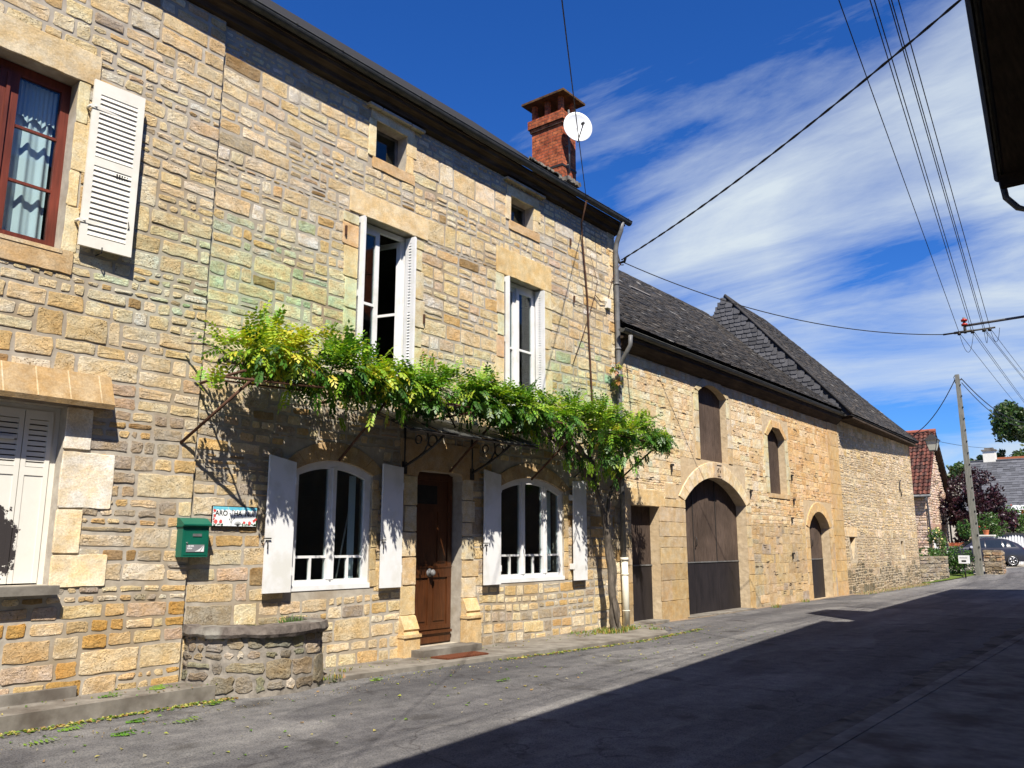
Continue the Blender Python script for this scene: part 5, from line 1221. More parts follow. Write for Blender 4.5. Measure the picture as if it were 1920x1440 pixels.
m = MB(); half = []
for i in range(10):
    a0 = PI+PI*i/10; a1 = PI+PI*(i+1)/10; r_ = .08
    P = lambda an, y: (xe(y)-.06+r_*math.cos(an), y, zE-.01+r_*math.sin(an)); m.add([P(a0, a), P(a1, a), P(a1, 14.85), P(a0, 14.85)], [(3, 2, 1, 0), (0, 1, 2, 3)], None, True)
m.tube([(xe(14.8)-.03, 14.78, zE-.1), (xe(14.8)-.0, 14.78, zE-.4), (xe(14.8)+.15, 14.76, zE-.62), (xe(14.6)+.42, 14.7, zE-.8), (xe(14.6)+.42, 14.7, .1)], .05, 8); m.build('gutter', 'gutter', r1)
N2 = thing('neighbour_house', 'shaded stone house beyond the right hand gutter, throwing its shadow over the road', 'house', (8, 22, 0))
m = MB(); m.prism([(7.95, 14.95), (13, 14.95), (13, 30.9), (6.95, 30.9), (7.62, 17.5), (7.95, 17.5)], lambda p, q: (p, q, 0), lambda p, q: (p, q, 7.45)); m.build('wall', 'mortar4', N2)
m = MB(); e_ = [(7.6, 14.9), (7.6, 17.5), (7.2, 17.5), (6.48, 31.0)]
for k in ((0, 1), (2, 3)):
    p, q = e_[k[0]], e_[k[1]]; m.add([(p[0], p[1], zE), (q[0], q[1], zE), (11, q[1], zE+3.0), (11, p[1], zE+3.0), (p[0], p[1], zE-.1), (q[0], q[1], zE-.1), (11, q[1], zE+2.9), (11, p[1], zE+2.9)], [(0, 1, 2, 3), (7, 6, 5, 4), (0, 4, 5, 1), (0, 3, 7, 4), (1, 5, 6, 2)], (.045, .042, .04))
m.add([(11, 14.9, zE+3), (11, 31, zE+3), (15, 31, zE), (15, 14.9, zE)], [(0, 1, 2, 3)], (.045, .042, .04))
r2_ = m.build('roof', 'slate', N2)
m = MB(); m.box(7.62, 8.6, 15.3, 16.9, 7.4, 10.0); m.build('dormer', 'brick', r2_)
N3 = None

# ================================================================ OVERHEAD LINES
def cable(name, pts, r_, label, cat='cable', sagk=0, group=None, n=24, mat='black'):
    m = MB(); P = [Vector(p) for p in pts]; out = []
    for i in range(len(P)-1):
        for j in range(n):
            t = j/n; q = P[i].lerp(P[i+1], t); q.z -= sagk*4*t*(1-t) if not isinstance(sagk, (list, tuple)) else sagk[i]*4*t*(1-t); out.append(q)
    out.append(P[-1]); m.tube(out, r_, 6)
    o = m.build(name, mat); tag(o, label, cat, group); return o
m = MB(); P0 = Vector((.18, 14.6, 7.55)); P1_ = Vector((7.75, 9.85, 7.86)); out = []
for j in range(61):
    t = j/60; q = P0.lerp(P1_, t); q.z -= .17*4*t*(1-t); out.append(q)
for s_ in (0, PI): m.tube([q+Vector((0, .009*math.cos(j*1.3+s_), .009*math.sin(j*1.3+s_))) for j, q in enumerate(out)], .011, 6)
m.tube([(.1, 14.55, 7.6), (.12, 14.62, 7.5), (.25, 14.6, 7.5), (.3, 14.56, 7.56)], .03, 6); m.tube([(.1, 14.58, 7.7), (.14, 14.63, 7.45), (.22, 14.6, 7.43)], .012, 6)
tag(m.build('power_cable', 'black'), 'thick twisted black cable rising from the house corner to the upper right', 'cable')
cable('phone_cable', [(.2, 14.6, 7.50), (5.2, 20, 6.2)], .010, 'thin sagging cable from the house corner to the crossarm over the street', sagk=.42)
cable('roof_cable', [(.36, 13.0, 8.3), (4.65, 6.0, 6.85), (7.9, .45, 5.9)], .007, 'single thin cable crossing the sky in front of the chimney', sagk=.03)
arm = thing('wall_bracket', 'long steel arm with red insulators holding the street wires at right', 'wire bracket', (7.5, 20, 6.3))
m = MB(); m.tube([(5.62, 20, 6.33), (7.7, 20, 6.36)], .028, 8); m.tube([(5.62, 20, 6.52), (5.62, 20, 6.16)], .03, 8); m.build('arm', 'zinc', arm)
m = MB(); m.tube([(5.18, 20, 6.2), (6.2, 20, 6.2)], .02, 6); m.tube([(5.4, 20, 6.2), (5.75, 20, 6.2)], .03, 6); m.build('crossarm', 'iron', arm)
for z in (6.46, 6.36):
    m = MB(); lathe(m, (5.62, 20, z-.03), (0, 0, 1), [(0, .03), (.0, .06), (.04, .065), (.06, .03)], 12); m.build('insulator', 'redins', arm)
for x_ in (5.5, 5.76, 5.98, 6.09):
    m = MB(); lathe(m, (x_, 20, 6.14), (0, 0, 1), [(0, .02), (.0, .035), (.05, .035), (.07, .012)], 10); m.build('insulator', 'iron', arm)
WG = 'overhead street wires'
tops = [(1575, 5.5, 'leftmost'), (1633, 5.74, 'second from left'), (1641, 5.78, 'third from left'), (1668, 5.97, 'fourth from left'), (1673, 6.0, 'fifth from left'), (1686, 6.1, 'rightmost')]
for px, xa, lb in tops:
    p = at(px, 0, 8.0); a_ = Vector((xa, 20, 6.2)); d = (p-a_); far = a_+d*2.4
    far2 = Vector((xa-.35, 31.5, 6.0 if xa < 5.9 else 6.5))
    cable('street_wire', [far, a_, far2], .0055, lb+' of the thin wires running above the street to the crossarm', 'wire', sagk=[.05, .02], group=WG)
m = MB()
for x_, dx in ((5.5, .28), (5.98, .06), (6.1, .18)): m.tube([(x_+dx*t+.0, 20, 6.18-.5*(1-abs(2*t-1)**2)*(.9 if dx > .2 else .6)) for t in [k/12 for k in range(13)]], .005, 5)
m.build('jumper_loop', 'black', arm)

# ================================================================ FAR END OF THE STREET
PL = thing('utility_pole', 'tall weathered concrete utility pole at the end of the barn', 'utility pole', (1.7, 42, .3))
m = MB(); m.add([(1.7-.14, 42-.14, .2), (1.7+.14, 42-.14, .2), (1.7+.14, 42+.14, .2), (1.7-.14, 42+.14, .2), (1.62-.08, 42-.08, 9.3), (1.62+.08, 42-.08, 9.3), (1.62+.08, 42+.08, 9.3), (1.62-.08, 42+.08, 9.3)], [(0, 1, 5, 4), (1, 2, 6, 5), (2, 3, 7, 6), (3, 0, 4, 7), (4, 5, 6, 7)]); m.build('shaft', 'polec', PL)
m = MB()
for i in range(16): z = 1+i*.52; m.box(1.7+.09-.005*i, 1.7+.135-.005*i, 41.845+.003*i, 41.86+.003*i, z-.04, z+.03)
m.build('step_hole', 'ink', PL)
m = MB(); m.tube([(1.5, 42, 9.05), (1.78, 42, 9.05)], .03, 6); m.tube([(1.52, 42, 8.9), (1.48, 42, 9.2), (1.55, 42, 9.3)], .015, 6); m.build('cable_clamp', 'iron', PL)
cable('power_cable', [(1.5, 42, 9.05), tuple(at(1714, 814, 48))], .022, 'black cable dropping left from the pole top to the tiled roof', sagk=.35)
cable('power_cable', [(1.78, 42, 9.1), tuple(at(1925, 792, 60))], .022, 'upper black cable running right from the pole top', sagk=.5)
cable('power_cable', [(1.78, 42, 8.9), tuple(at(1925, 798, 60))], .018, 'lower black cable running right from the pole top', sagk=.6)
cable('phone_cable', [tuple(at(1752, 826, 46)), tuple(at(1860, 840, 72))], .012, 'faint thin wire from the lantern towards the far chimney', sagk=.1)
# street lantern on the barn corner
LN = thing('street_lantern', 'old style black street lantern with pale panes on the far barn corner', 'street lamp', (.3, 38.9, 6)); o_ = Vector((1.0, 38.6, 5.55))
m = MB(); 
def frus(mb, o, r0, r1, z0, z1): mb.add([(o.x+a*r_, o.y+b*r_, o.z+z) for z, r_ in ((z0, r0), (z1, r1)) for a, b in ((-1, -1), (1, -1), (1, 1), (-1, 1))], [(3, 2, 1, 0), (4, 5, 6, 7), (0, 1, 5, 4), (1, 2, 6, 5), (2, 3, 7, 6), (3, 0, 4, 7)])
frus(m, o_, .13, .23, .0, .42); m.build('lamp_glass', 'lampglass', LN)
m = MB(); frus(m, o_, .28, .12, .42, .58); frus(m, o_, .12, .08, .58, .66); frus(m, o_, .03, .02, .66, .74); frus(m, o_, .14, .14, -.03, 0)
for a, b in ((-1, -1), (1, -1), (1, 1), (-1, 1)): m.tube([(o_.x+a*.13, o_.y+b*.13, o_.z), (o_.x+a*.23, o_.y+b*.23, o_.z+.42)], .012, 5)
m.build('lamp_frame', 'iron', LN)
m = MB(); m.tube([(o_.x, o_.y, o_.z+.68), (o_.x-.1, o_.y, o_.z+.85), (.3, 38.75, 6.3), (.0, 38.8, 6.0), (.0, 38.8, 5.3)], .022, 6); m.build('bracket', 'iron', LN)
# low walls
def low_wall(name, a, b, z0, h_, th, label, tone, n):
    th_ = thing(name, label, 'wall', (a[0], a[1], z0)); A_ = Vector(a); B_ = Vector(b); d = (B_-A_); L_ = d.length; d.normalize(); nr = Vector((d.y, -d.x))
    m = MB(); P = lambda s_, k, z: (A_.x+d.x*s_+nr.x*k, A_.y+d.y*s_+nr.y*k, z)
    m.add([P(0, 0, z0-.3), P(L_, 0, z0-.3), P(L_, -th, z0-.3), P(0, -th, z0-.3), P(0, 0, z0+h_), P(L_, 0, z0+h_), P(L_, -th, z0+h_), P(0, -th, z0+h_)], [(4, 5, 6, 7), (0, 1, 5, 4), (1, 2, 6, 5), (2, 3, 7, 6), (3, 0, 4, 7)]); m.build('core', 'mortar4', th_)
    f = MB(); masonry(f, 0, L_, -.2, h_, 0, [], tone, band=(.16, .26), cell=(.3, .6), joint=.02, h=(.02, .05), cut=.03, jit=.012, jz=.01)
    g_ = MB(); g_.v = [P(s_, h__, z0+z_) for h__, s_, z_ in f.v]; g_.f = f.f; g_.c = f.c; g_.smooth = f.smooth
    f2 = MB(); masonry(f2, 0, th, -.2, h_, 0, [], tone, band=(.16, .26), cell=(.3, .6), joint=.02, h=(.02, .05), cut=.03, jit=.012, jz=.01)
    off = len(g_.v); g_.v += [(P(L_, -s_, 0)[0]+d.x*h__, P(L_, -s_, 0)[1]+d.y*h__, z0+z_) for h__, s_, z_ in f2.v]; g_.f += [tuple(reversed([i+off for i in q])) for q in f2.f]; g_.c += f2.c; g_.smooth += f2.smooth
    g_.build('rubble_face', 'rough', th_)
    m = MB(); rr = random.Random(n); s_ = 0
    while s_ < L_: w_ = rr.uniform(.2, .4); q = min(L_, s_+w_-.02); zz = z0+h_; m.add([P(s_, .04, zz), P(q, .04, zz), P(q, -th-.03, zz), P(s_, -th-.03, zz)]+[P(s_, .04, zz+.07), P(q, .04, zz+.08), P(q, -th-.03, zz+.07), P(s_, -th-.03, zz+.09)], [(4, 5, 6, 7), (0, 1, 5, 4), (1, 2, 6, 5), (3, 0, 4, 7)], tone(0, 1)); s_ += w_
    m.build('coping', 'rough', th_); return th_
low_wall('garden_wall', (.0, 38.95), (.75, 40.6), .05, 1.0, .4, 'low grey stone wall joining the far corner of the barn', lambda y, z: jitc(pick([((.30, .26, .2), 2), ((.24, .21, .17), 2)]), .15), 1)
low_wall('garden_wall', (1.86, 42.3), (2.58, 42.3), .38, .92, .45, 'short dry stone wall between the pole and the parked car', lambda y, z: jitc(pick([((.33, .27, .2), 3), ((.24, .2, .15), 2), ((.36, .25, .16), 1)]), .15), 2)

# trees and shrubs
def leaf_ball(mb, c, rx, ry, rz, n_, size, cols, rr, thr=-.12, shell=.45, ns=1.0):
    k = 0; t_ = 0
    while k < n_ and t_ < n_*6:
        t_ += 1
        d = Vector((rr.gauss(0, 1), rr.gauss(0, 1), rr.gauss(0, 1))).normalized(); q = rr.random()**shell
        p = Vector((c[0]+d.x*rx*q, c[1]+d.y*ry*q, c[2]+d.z*rz*q))
        nn_ = noise.noise(p*ns)+.5*noise.noise(p*ns*2.7)
        if nn_ < thr+.25*q: continue
        a = Vector((rr.gauss(0, 1), rr.gauss(0, 1), rr.gauss(0, .7))).normalized(); b = a.orthogonal().normalized()
        b = Matrix.Rotation(rr.uniform(0, 2*PI), 3, a) @ b; e = a.cross(b); s_ = size*rr.uniform(.6, 1.4)
        col = tuple(v*rr.uniform(.75, 1.25)*(1+.35*nn_) for v in rr.choice(cols))
        mb.add([p-b*s_, p+e*s_*.5, p+b*s_, p-e*s_*.5], [(0, 1, 2, 3)], col); k += 1
def tree(name, label, cat, base, crown, r3, n_, size, cols, seed, group=None, trunk_r=.15, lobes=7, ns=.9):
    rr = random.Random(seed); t = thing(name, label, cat, base, group); m = MB(); b = Vector(base); c = Vector(crown)
    m.tube(wob([b-Vector((0, 0, .3)), b.lerp(c, .5)+Vector((rr.uniform(-.1, .1), 0, 0)), c], 5, .1, seed), [trunk_r*(1-.05*i) for i in range(11)], 8)
    for i in range(7): a = rr.uniform(0, 2*PI); m.tube(wob([b.lerp(c, rr.uniform(.4, .8)), c+Vector((math.cos(a)*r3[0]*.6, math.sin(a)*r3[1]*.6, rr.uniform(-.3, .6)*r3[2]))], 5, .15, i), [trunk_r*.45*(1-.15*k) for k in range(6)], 6)
    m.build('trunk', 'bark', t); m = MB()
    leaf_ball(m, crown, r3[0]*.8, r3[1]*.8, r3[2]*.85, n_//2, size, cols, rr, ns=ns)
    for i in range(lobes):
        d = Vector((rr.gauss(0, 1), rr.gauss(0, 1), rr.gauss(0, .8))).normalized()
        leaf_ball(m, (crown[0]+d.x*r3[0]*.62, crown[1]+d.y*r3[1]*.62, crown[2]+d.z*r3[2]*.62), r3[0]*.42, r3[1]*.42, r3[2]*.4, n_//(2*lobes), size, cols, rr, ns=ns)
    m.build('crown', 'leafd', t); return t
tree('plum_tree', 'round dark purple leaved tree between the tiled house and the grey roof', 'tree', (-.2, 54, .7), (-.2, 54, 3.75), (2.1, 1.9, 2.75), 17000, .085, [(.028, .010, .015), (.042, .013, .019), (.02, .008, .012)], 3, ns=1.5)
tree('oak_tree', 'tall dark green tree on the hillside above the grey roof', 'tree', (-2.0, 100, 8.5), (-2.0, 100, 12.8), (4.4, 4, 4.4), 14000, .2, [(.03, .06, .012), (.045, .08, .018), (.02, .045, .01)], 5, trunk_r=.3, ns=.4)
tree('oak_tree', 'lower green tree at the left foot of the hillside trees', 'tree', (-7.5, 104, 8.5), (-7.5, 104, 10.0), (2.6, 3, 1.7), 3000, .2, [(.04, .075, .015), (.03, .06, .012)], 6, trunk_r=.2, ns=.4)
tree('oak_tree', 'small green tree showing just left of the far chimney', 'tree', (-4.6, 112, 9), (-4.6, 112, 11.0), (2.2, 3, 2.0), 2500, .2, [(.035, .065, .014), (.05, .085, .02)], 8, trunk_r=.2, ns=.4)
tree('oak_tree', 'broad green tree at the right edge above the grey roof ridge', 'tree', (2.2, 96, 8), (2.2, 96, 11.5), (3.4, 3.5, 3.6), 4500, .22, [(.03, .06, .012), (.045, .075, .015)], 9, trunk_r=.3, ns=.4)
m = MB(); rr = random.Random(21)
for i in range(7): leaf_ball(m, (-15+i*5.2+rr.uniform(-1, 1), 118+rr.uniform(-2, 4), 10.4+rr.uniform(-.5, .5)), 3.4, 2.5, 1.7, 900, .26, [(.03, .06, .012), (.04, .07, .016)], rr, ns=.5)
o = m.build('far_woodland', 'leafd'); o['kind'] = 'stuff'; tag(o, 'far dark green woodland along the hill crest', 'woodland')
def shrub(name, label, c, r3, n_, size, cols, seed, flowers=None, cat='shrub'):
    rr = random.Random(seed); t = thing(name, label, cat, (c[0], c[1], c[2]-r3[2])); m = MB(); leaf_ball(m, c, *r3, n_, size, cols, rr, thr=-.3, ns=2.2); m.build('foliage', 'leafd', t)
    m = MB()
    for i in range(5): m.tube([(c[0]+rr.uniform(-.1, .1), c[1], c[2]-r3[2]), (c[0]+rr.uniform(-.5, .5)*r3[0], c[1]+rr.uniform(-.5, .5)*r3[1], c[2]+.3*r3[2])], .012, 5)
    m.build('stem', 'bark', t)
    if flowers:
        m = MB()
        for i in range(flowers[0]):
            a = rr.uniform(0, 2*PI); q = Vector((c[0]+math.cos(a)*r3[0]*rr.random(), c[1]-abs(math.sin(a))*r3[1]*.9, c[2]+rr.uniform(-.5, .95)*r3[2])); lathe(m, q, (.5, -.8, .2), [(0, .015), (.01, flowers[1]), (.02, .01)], 8, flowers[2])
        m.build('flower', 'leafd', t)
GRc = [(.04, .09, .015), (.06, .12, .02), (.03, .07, .012)]
h_ = at(1803, 1062, 41.6)
shrub('hedge_shrub', 'dense green shrub between the low grey wall and the pole', (.85, 41.9, .85), (.85, .5, .72), 2600, .045, GRc, 1)
shrub('hedge_shrub', 'low green shrub spilling over the low grey wall', (-.1, 41.2, 1.15), (.75, .6, .35), 1400, .045, GRc, 2)
shrub('flowering_plant', 'leafy plant with pale yellow blooms before the pink stone gable', (-.35, 44.2, 1.75), (.42, .4, .7), 700, .06, [(.07, .14, .025), (.1, .17, .03)], 3, (9, .05, (.6, .5, .2)), 'plant')
p_ = at(1857, 985, 50); shrub('garden_shrub', 'green shrub with red blooms right of the pole, behind the car', tuple(p_), (.85, .7, .7), 1700, .06, GRc, 4, (3, .05, (.4, .05, .02)))
p_ = at(1808, 992, 48); shrub('garden_shrub', 'green shrub left of the pole under the purple tree', tuple(p_), (.35, .4, .5), 800, .06, GRc, 5)
p_ = at(1905, 975, 58); shrub('garden_shrub', 'tall green shrub at the right edge below the awning', tuple(p_), (1.3, .8, .9), 1900, .07, GRc, 6, (2, .05, (.4, .05, .02)))
p_ = at(1884, 970, 62); shrub('garden_shrub', 'thin pale green climber against the yellow wall', tuple(p_), (.8, .6, .8), 800, .07, [(.1, .15, .03), (.08, .13, .03)], 7)

# red tiled house
T = thing('tiled_house', 'small pinkish stone house with a steep red tile roof behind the barn', 'house', (-2, 53, .7))
xg = -2.0; ya, yb, ye_, zeave, za = 50.3, 55.5, 52.9, 4.75, 8.0
m = MB(); gp = [(ya, .4), (yb, .4), (yb, zeave), (ye_, za-.15), (ya, zeave)]; m.prism(gp, lambda a, b: (-11, a, b), lambda a, b: (xg, a, b)); wT = m.build('wall', 'mortar3', T)
f = MB()
def slope_block(side): return lambda z0, z1: None
def gb_block_left(z0, z1):
    if z1 <= zeave: return None
    t = (z1-zeave)/(za-zeave); return (ya-1, ya+(ye_-ya)*min(1, t)+.02)
def gb_block_right(z0, z1):
    if z1 <= zeave: return None
    t = (z1-zeave)/(za-zeave); return (yb-(yb-ye_)*min(1, t)-.02, yb+1)
tT = lambda y, z: jitc(pick([((.56, .42, .36), 3), ((.60, .50, .43), 3), ((.48, .38, .30), 1)]), .1)
masonry(f, ya, yb, .5, 7.6, xg, [gb_block_left, gb_block_right, (51.0, 54.2, 2.45, 2.75), (51.3, 52.6, .9, 2.5)], tT, band=(.24, .34), joint=.035, h=(.02, .05), jz=.01)
off = len(f.v)
f2 = MB(); masonry(f2, 2.0, 8.0, .5, zeave, 0, [], tT, band=(.24, .34), joint=.035, h=(.02, .05))
f.v += [(-s_, ya-h__, z_) for h__, s_, z_ in f2.v]; f.f += [tuple(reversed([i+off for i in q])) for q in f2.f]; f.c += f2.c; f.smooth += f2.smooth
f.build('rubble_stonework', 'rough', wT)
m = MB(); m.box(xg, xg+.06, 51.0, 54.2, 2.45, 2.75, (.35, .24, .2)); m.build('beam', 'dressed', wT)
m = MB(); m.box(xg-.02, xg+.02, 51.3, 52.6, .9, 2.45); m.build('window', 'whiteglaze', T)
m = MB(); dz = (za-zeave)/(ye_-ya)
RT = lambda rr: scol(rr, [.6, .8, 1, 1.15], [(.10, .038, .03), (.13, .05, .036), (.065, .034, .028)])
def tiles(mb, p0, al, na, u, nu, w_, ex_, seed, rr_=None):
    p0 = Vector(p0); al = Vector(al).normalized(); u = Vector(u).normalized(); nr = al.cross(u).normalized()
    if nr.z < 0: nr = -nr
    rr = random.Random(seed)
    for j in range(nu):
        for i in range(na):
            a = i*w_; c = RT(rr); prev = None; lf = .05*rr.uniform(.8, 1.2)
            pr = []
            for k in range(5): t = k/4; h__ = .045*math.sin(t*2*PI); pr.append((a+w_*t, h__))
            for k in range(4):
                (s0, h0), (s1, h1) = pr[k], pr[k+1]
                mb.add([p0+al*s0+u*(j*ex_)+nr*(h0+lf), p0+al*s1+u*(j*ex_)+nr*(h1+lf), p0+al*s1+u*((j+1.1)*ex_)+nr*h1, p0+al*s0+u*((j+1.1)*ex_)+nr*h0, p0+al*s0+u*(j*ex_)+nr*(h0-.0), p0+al*s1+u*(j*ex_)+nr*(h1-.0)], [(0, 1, 2, 3), (4, 5, 1, 0)], c)
uL = Vector((0, ye_-ya+.4, za-zeave+.4*dz)); tiles(m, (xg+.35, ya-.4, zeave-.4*dz+.1), (-1, 0, 0), 36, uL, int(uL.length/.27)+1, .25, .27, 4)
uR = Vector((0, -(yb-ye_+.4), za-zeave+.4*dz)); tiles(m, (xg+.35, yb+.4, zeave-.4*dz+.1), (-1, 0, 0), 36, uR, int(uR.length/.27)+1, .25, .27, 5)
rT = m.build('roof', 'tile', T, label='steep weathered red clay tile roof')
m = MB(); m.prism([(ya-.42, zeave-.4*dz+.02), (ye_, za+.02), (yb+.42, zeave-.4*dz+.02), (yb+.42, zeave-.4*dz-.1), (ye_, za-.12), (ya-.42, zeave-.4*dz-.1)], lambda a, b: (-11, a, b), lambda a, b: (xg+.33, a, b)); m.build('verge_board', 'eavewood', rT)
m = MB(); m.tube([(xg+.35, ye_, za+.16), (-11, ye_, za+.16)], .11, 8, (.22, .07, .045)); m.build('ridge', 'tile', rT)
m = MB(); zgt = zeave-.4*dz
m.tube([(xg+.4, ya-.5, zgt), (-11, ya-.5, zgt)], .07, 8); m.tube([(xg+.2, ya-.5, zgt), (xg+.15, ya-.3, zgt-.35), (xg+.12, ya-.05, zgt-.6), (xg+.12, ya-.05, .6)], .05, 8)
m.tube([(xg+.4, yb+.5, zgt), (xg+.3, yb+.5, zgt)], .07, 8); m.tube([(xg+.35, yb+.5, zgt), (xg+.2, yb+.3, zgt-.3), (xg+.12, yb+.02, zgt-.5), (xg+.12, yb+.02, .7)], .05, 8); m.build('downpipe', 'zinc', T)

# far grey roofed house
G_ = thing('grey_roofed_house', 'long house with a broad grey slate roof at the far end of the street', 'house', (3, 72, 1))
m = MB(); m.prism([(68.4, .6), (77.6, .6), (77.6, 4.1), (73, 7.8), (68.4, 4.1)], lambda a, b: (-3.4, a, b), lambda a, b: (12, a, b)); m.build('wall', mat_noise('ochre_render', (.45, .36, .22), (.56, .46, .3), 3, .95, .2), G_)
m = MB(); u_ = Vector((0, 5, 3.95)); m.prism([(68.0, 3.93), (73, 7.9), (78, 3.93), (78, 3.85), (73, 7.78), (68.0, 3.85)], lambda a, b: (-3.7, a, b), lambda a, b: (12.3, a, b), (.10, .105, .115))
rG = m.build('roof', 'slate', G_)
SGf = lambda rr: scol(rr, [.75, .85, 1, 1.1, 1.2], [(.095, .098, .108)])
m = MB(); slate_rows(m, (-3.7, 68.0, 3.98), (1, 0, 0), 40, u_, 22, .4, .285, SGf, .02); m.build('slates', 'slate', rG)
m = MB(); m.tube([(-3.7, 73, 7.98), (12.3, 73, 7.98)], .09, 6); m.build('ridge', 'zinc', rG)
m = MB(); m.tube([(-3.7, 67.9, 3.9), (12.3, 67.9, 3.9)], .08, 8); m.build('gutter', 'zinc', rG)
pc = at(1857, 868, 73.2)
m = MB(); m.box(pc.x-.42, pc.x+.42, 72.9, 73.6, 7.4, 8.75); chg = m.build('chimney', 'cream', rG)
m = MB(); m.box(pc.x-.5, pc.x+.5, 72.8, 73.7, 8.75, 8.85); m.box(pc.x-.3, pc.x+.3, 73, 73.5, 8.85, 9.0); m.build('chimney_pot', 'concrete', chg)
m = MB(); pz = at(1872, 862, 78); m.mbox(Matrix.Translation((pz.x+1, 79, pz.z-.1)), 3.5, 3, .5, (.35, .12, .06)); m.build('roof_tiles', 'tile', rG, label='low red tiled roof peeping over the grey ridge')
m = MB()
for (a, b) in ((1.6, 2.5), (4.2, 5.2)): m.box(a, b, 68.36, 68.39, 1.3, 3.0)
m.build('window', 'ink', G_)
aw = at(1905, 958, 66); m = MB()
m.prism([(aw.y+1.6, aw.z+.45), (aw.y, aw.z+.1), (aw.y, aw.z-.22), (aw.y+.04, aw.z-.22), (aw.y+.05, aw.z+.02), (aw.y+1.6, aw.z+.38)], lambda a, b: (aw.x-.35, a, b), lambda a, b: (aw.x+3, a, b)); awo = m.build('awning', 'whitefence', G_, label='white awning with red stripes')
m = MB()
for k in range(6): m.box(aw.x-.2+k*.5, aw.x-.05+k*.5, aw.y-.012, aw.y-.002, aw.z-.2, aw.z+.09)
m.build('stripe', 'redins', awo)
# letter box on post
q_ = at(1807, 1049, 41.0)
LB2 = thing('letter_box', 'small white letter box in front of the green shrub left of the pole', 'letter box', (q_.x, 41, .3))
m = MB(); m.box(q_.x-.2, q_.x+.2, 40.95, 41.2, q_.z-.17, q_.z+.17); m.build('box', 'white', LB2)
m = MB(); m.box(q_.x-.15, q_.x+.15, 40.944, 40.95, q_.z+.06, q_.z+.08); m.box(q_.x-.08, q_.x+.1, 40.944, 40.95, q_.z-.10, q_.z-.03); m.build('slot', 'ink', LB2)
m = MB(); m.tube([(q_.x, 41.07, .2), (q_.x, 41.07, q_.z-.15)], .03, 6); m.build('post', 'iron', LB2)
# picket fence
F_ = thing('picket_fence', 'white pointed picket fence behind the dark parked car', 'fence', (2, 51, .7)); m = MB()
f0 = at(1850, 1005, 50.0); f1_ = at(1990, 1003, 50.0); N_ = 26
m2 = MB()
for i in range(N_):
    x_ = f0.x+(f1_.x-f0.x)*i/(N_-1); w_ = .055; zt = 1.98+.05*math.sin(i*.8)
    m.prism([(x_-w_, .6), (x_+w_, .6), (x_+w_, zt), (x_, zt+.09), (x_-w_, zt)], lambda a, b: (a, 50.02, b), lambda a, b: (a, 50.0, b))
m2.box(f0.x-.1, f1_.x+.1, 50.02, 50.06, 1.6, 1.68); m2.box(f0.x-.1, f1_.x+.1, 50.02, 50.06, 1.0, 1.08); m2.build('rail', 'whitefence', F_); m.build('pickets', 'whitefence', F_)
W_ = thing('garden_wall', 'low rendered wall with white copings and orange bricks under the purple tree', 'wall', (0, 49, .7)); a_ = at(1778, 1000, 49.); b_ = at(1850, 1000, 49.)
m = MB(); m.box(a_.x, b_.x, 49, 49.25, .5, 1.55); m.build('base', 'mortar4', W_); m = MB(); m.box(a_.x, a_.x+1.6, 48.98, 49.27, 1.55, 1.72); m.build('brick_course', 'brick', W_)
m = MB(); x_ = at(1834, 1000, 49.).x; m.box(x_, x_+.7, 48.9, 49.3, 1.55, 2.05); m.box(x_-.05, x_+.75, 48.85, 49.35, 2.05, 2.12); m.build('pillar', 'cream', W_)
m = MB(); lathe(m, (x_+.35, 49.1, 2.12), (0, 0, 1), [(0, .1), (.22, .15), (.24, .16), (.24, .12)], 12); tag(m.build('flower_pot', 'terracotta'), 'terracotta flower pot standing on the pale garden pillar', 'flower pot')

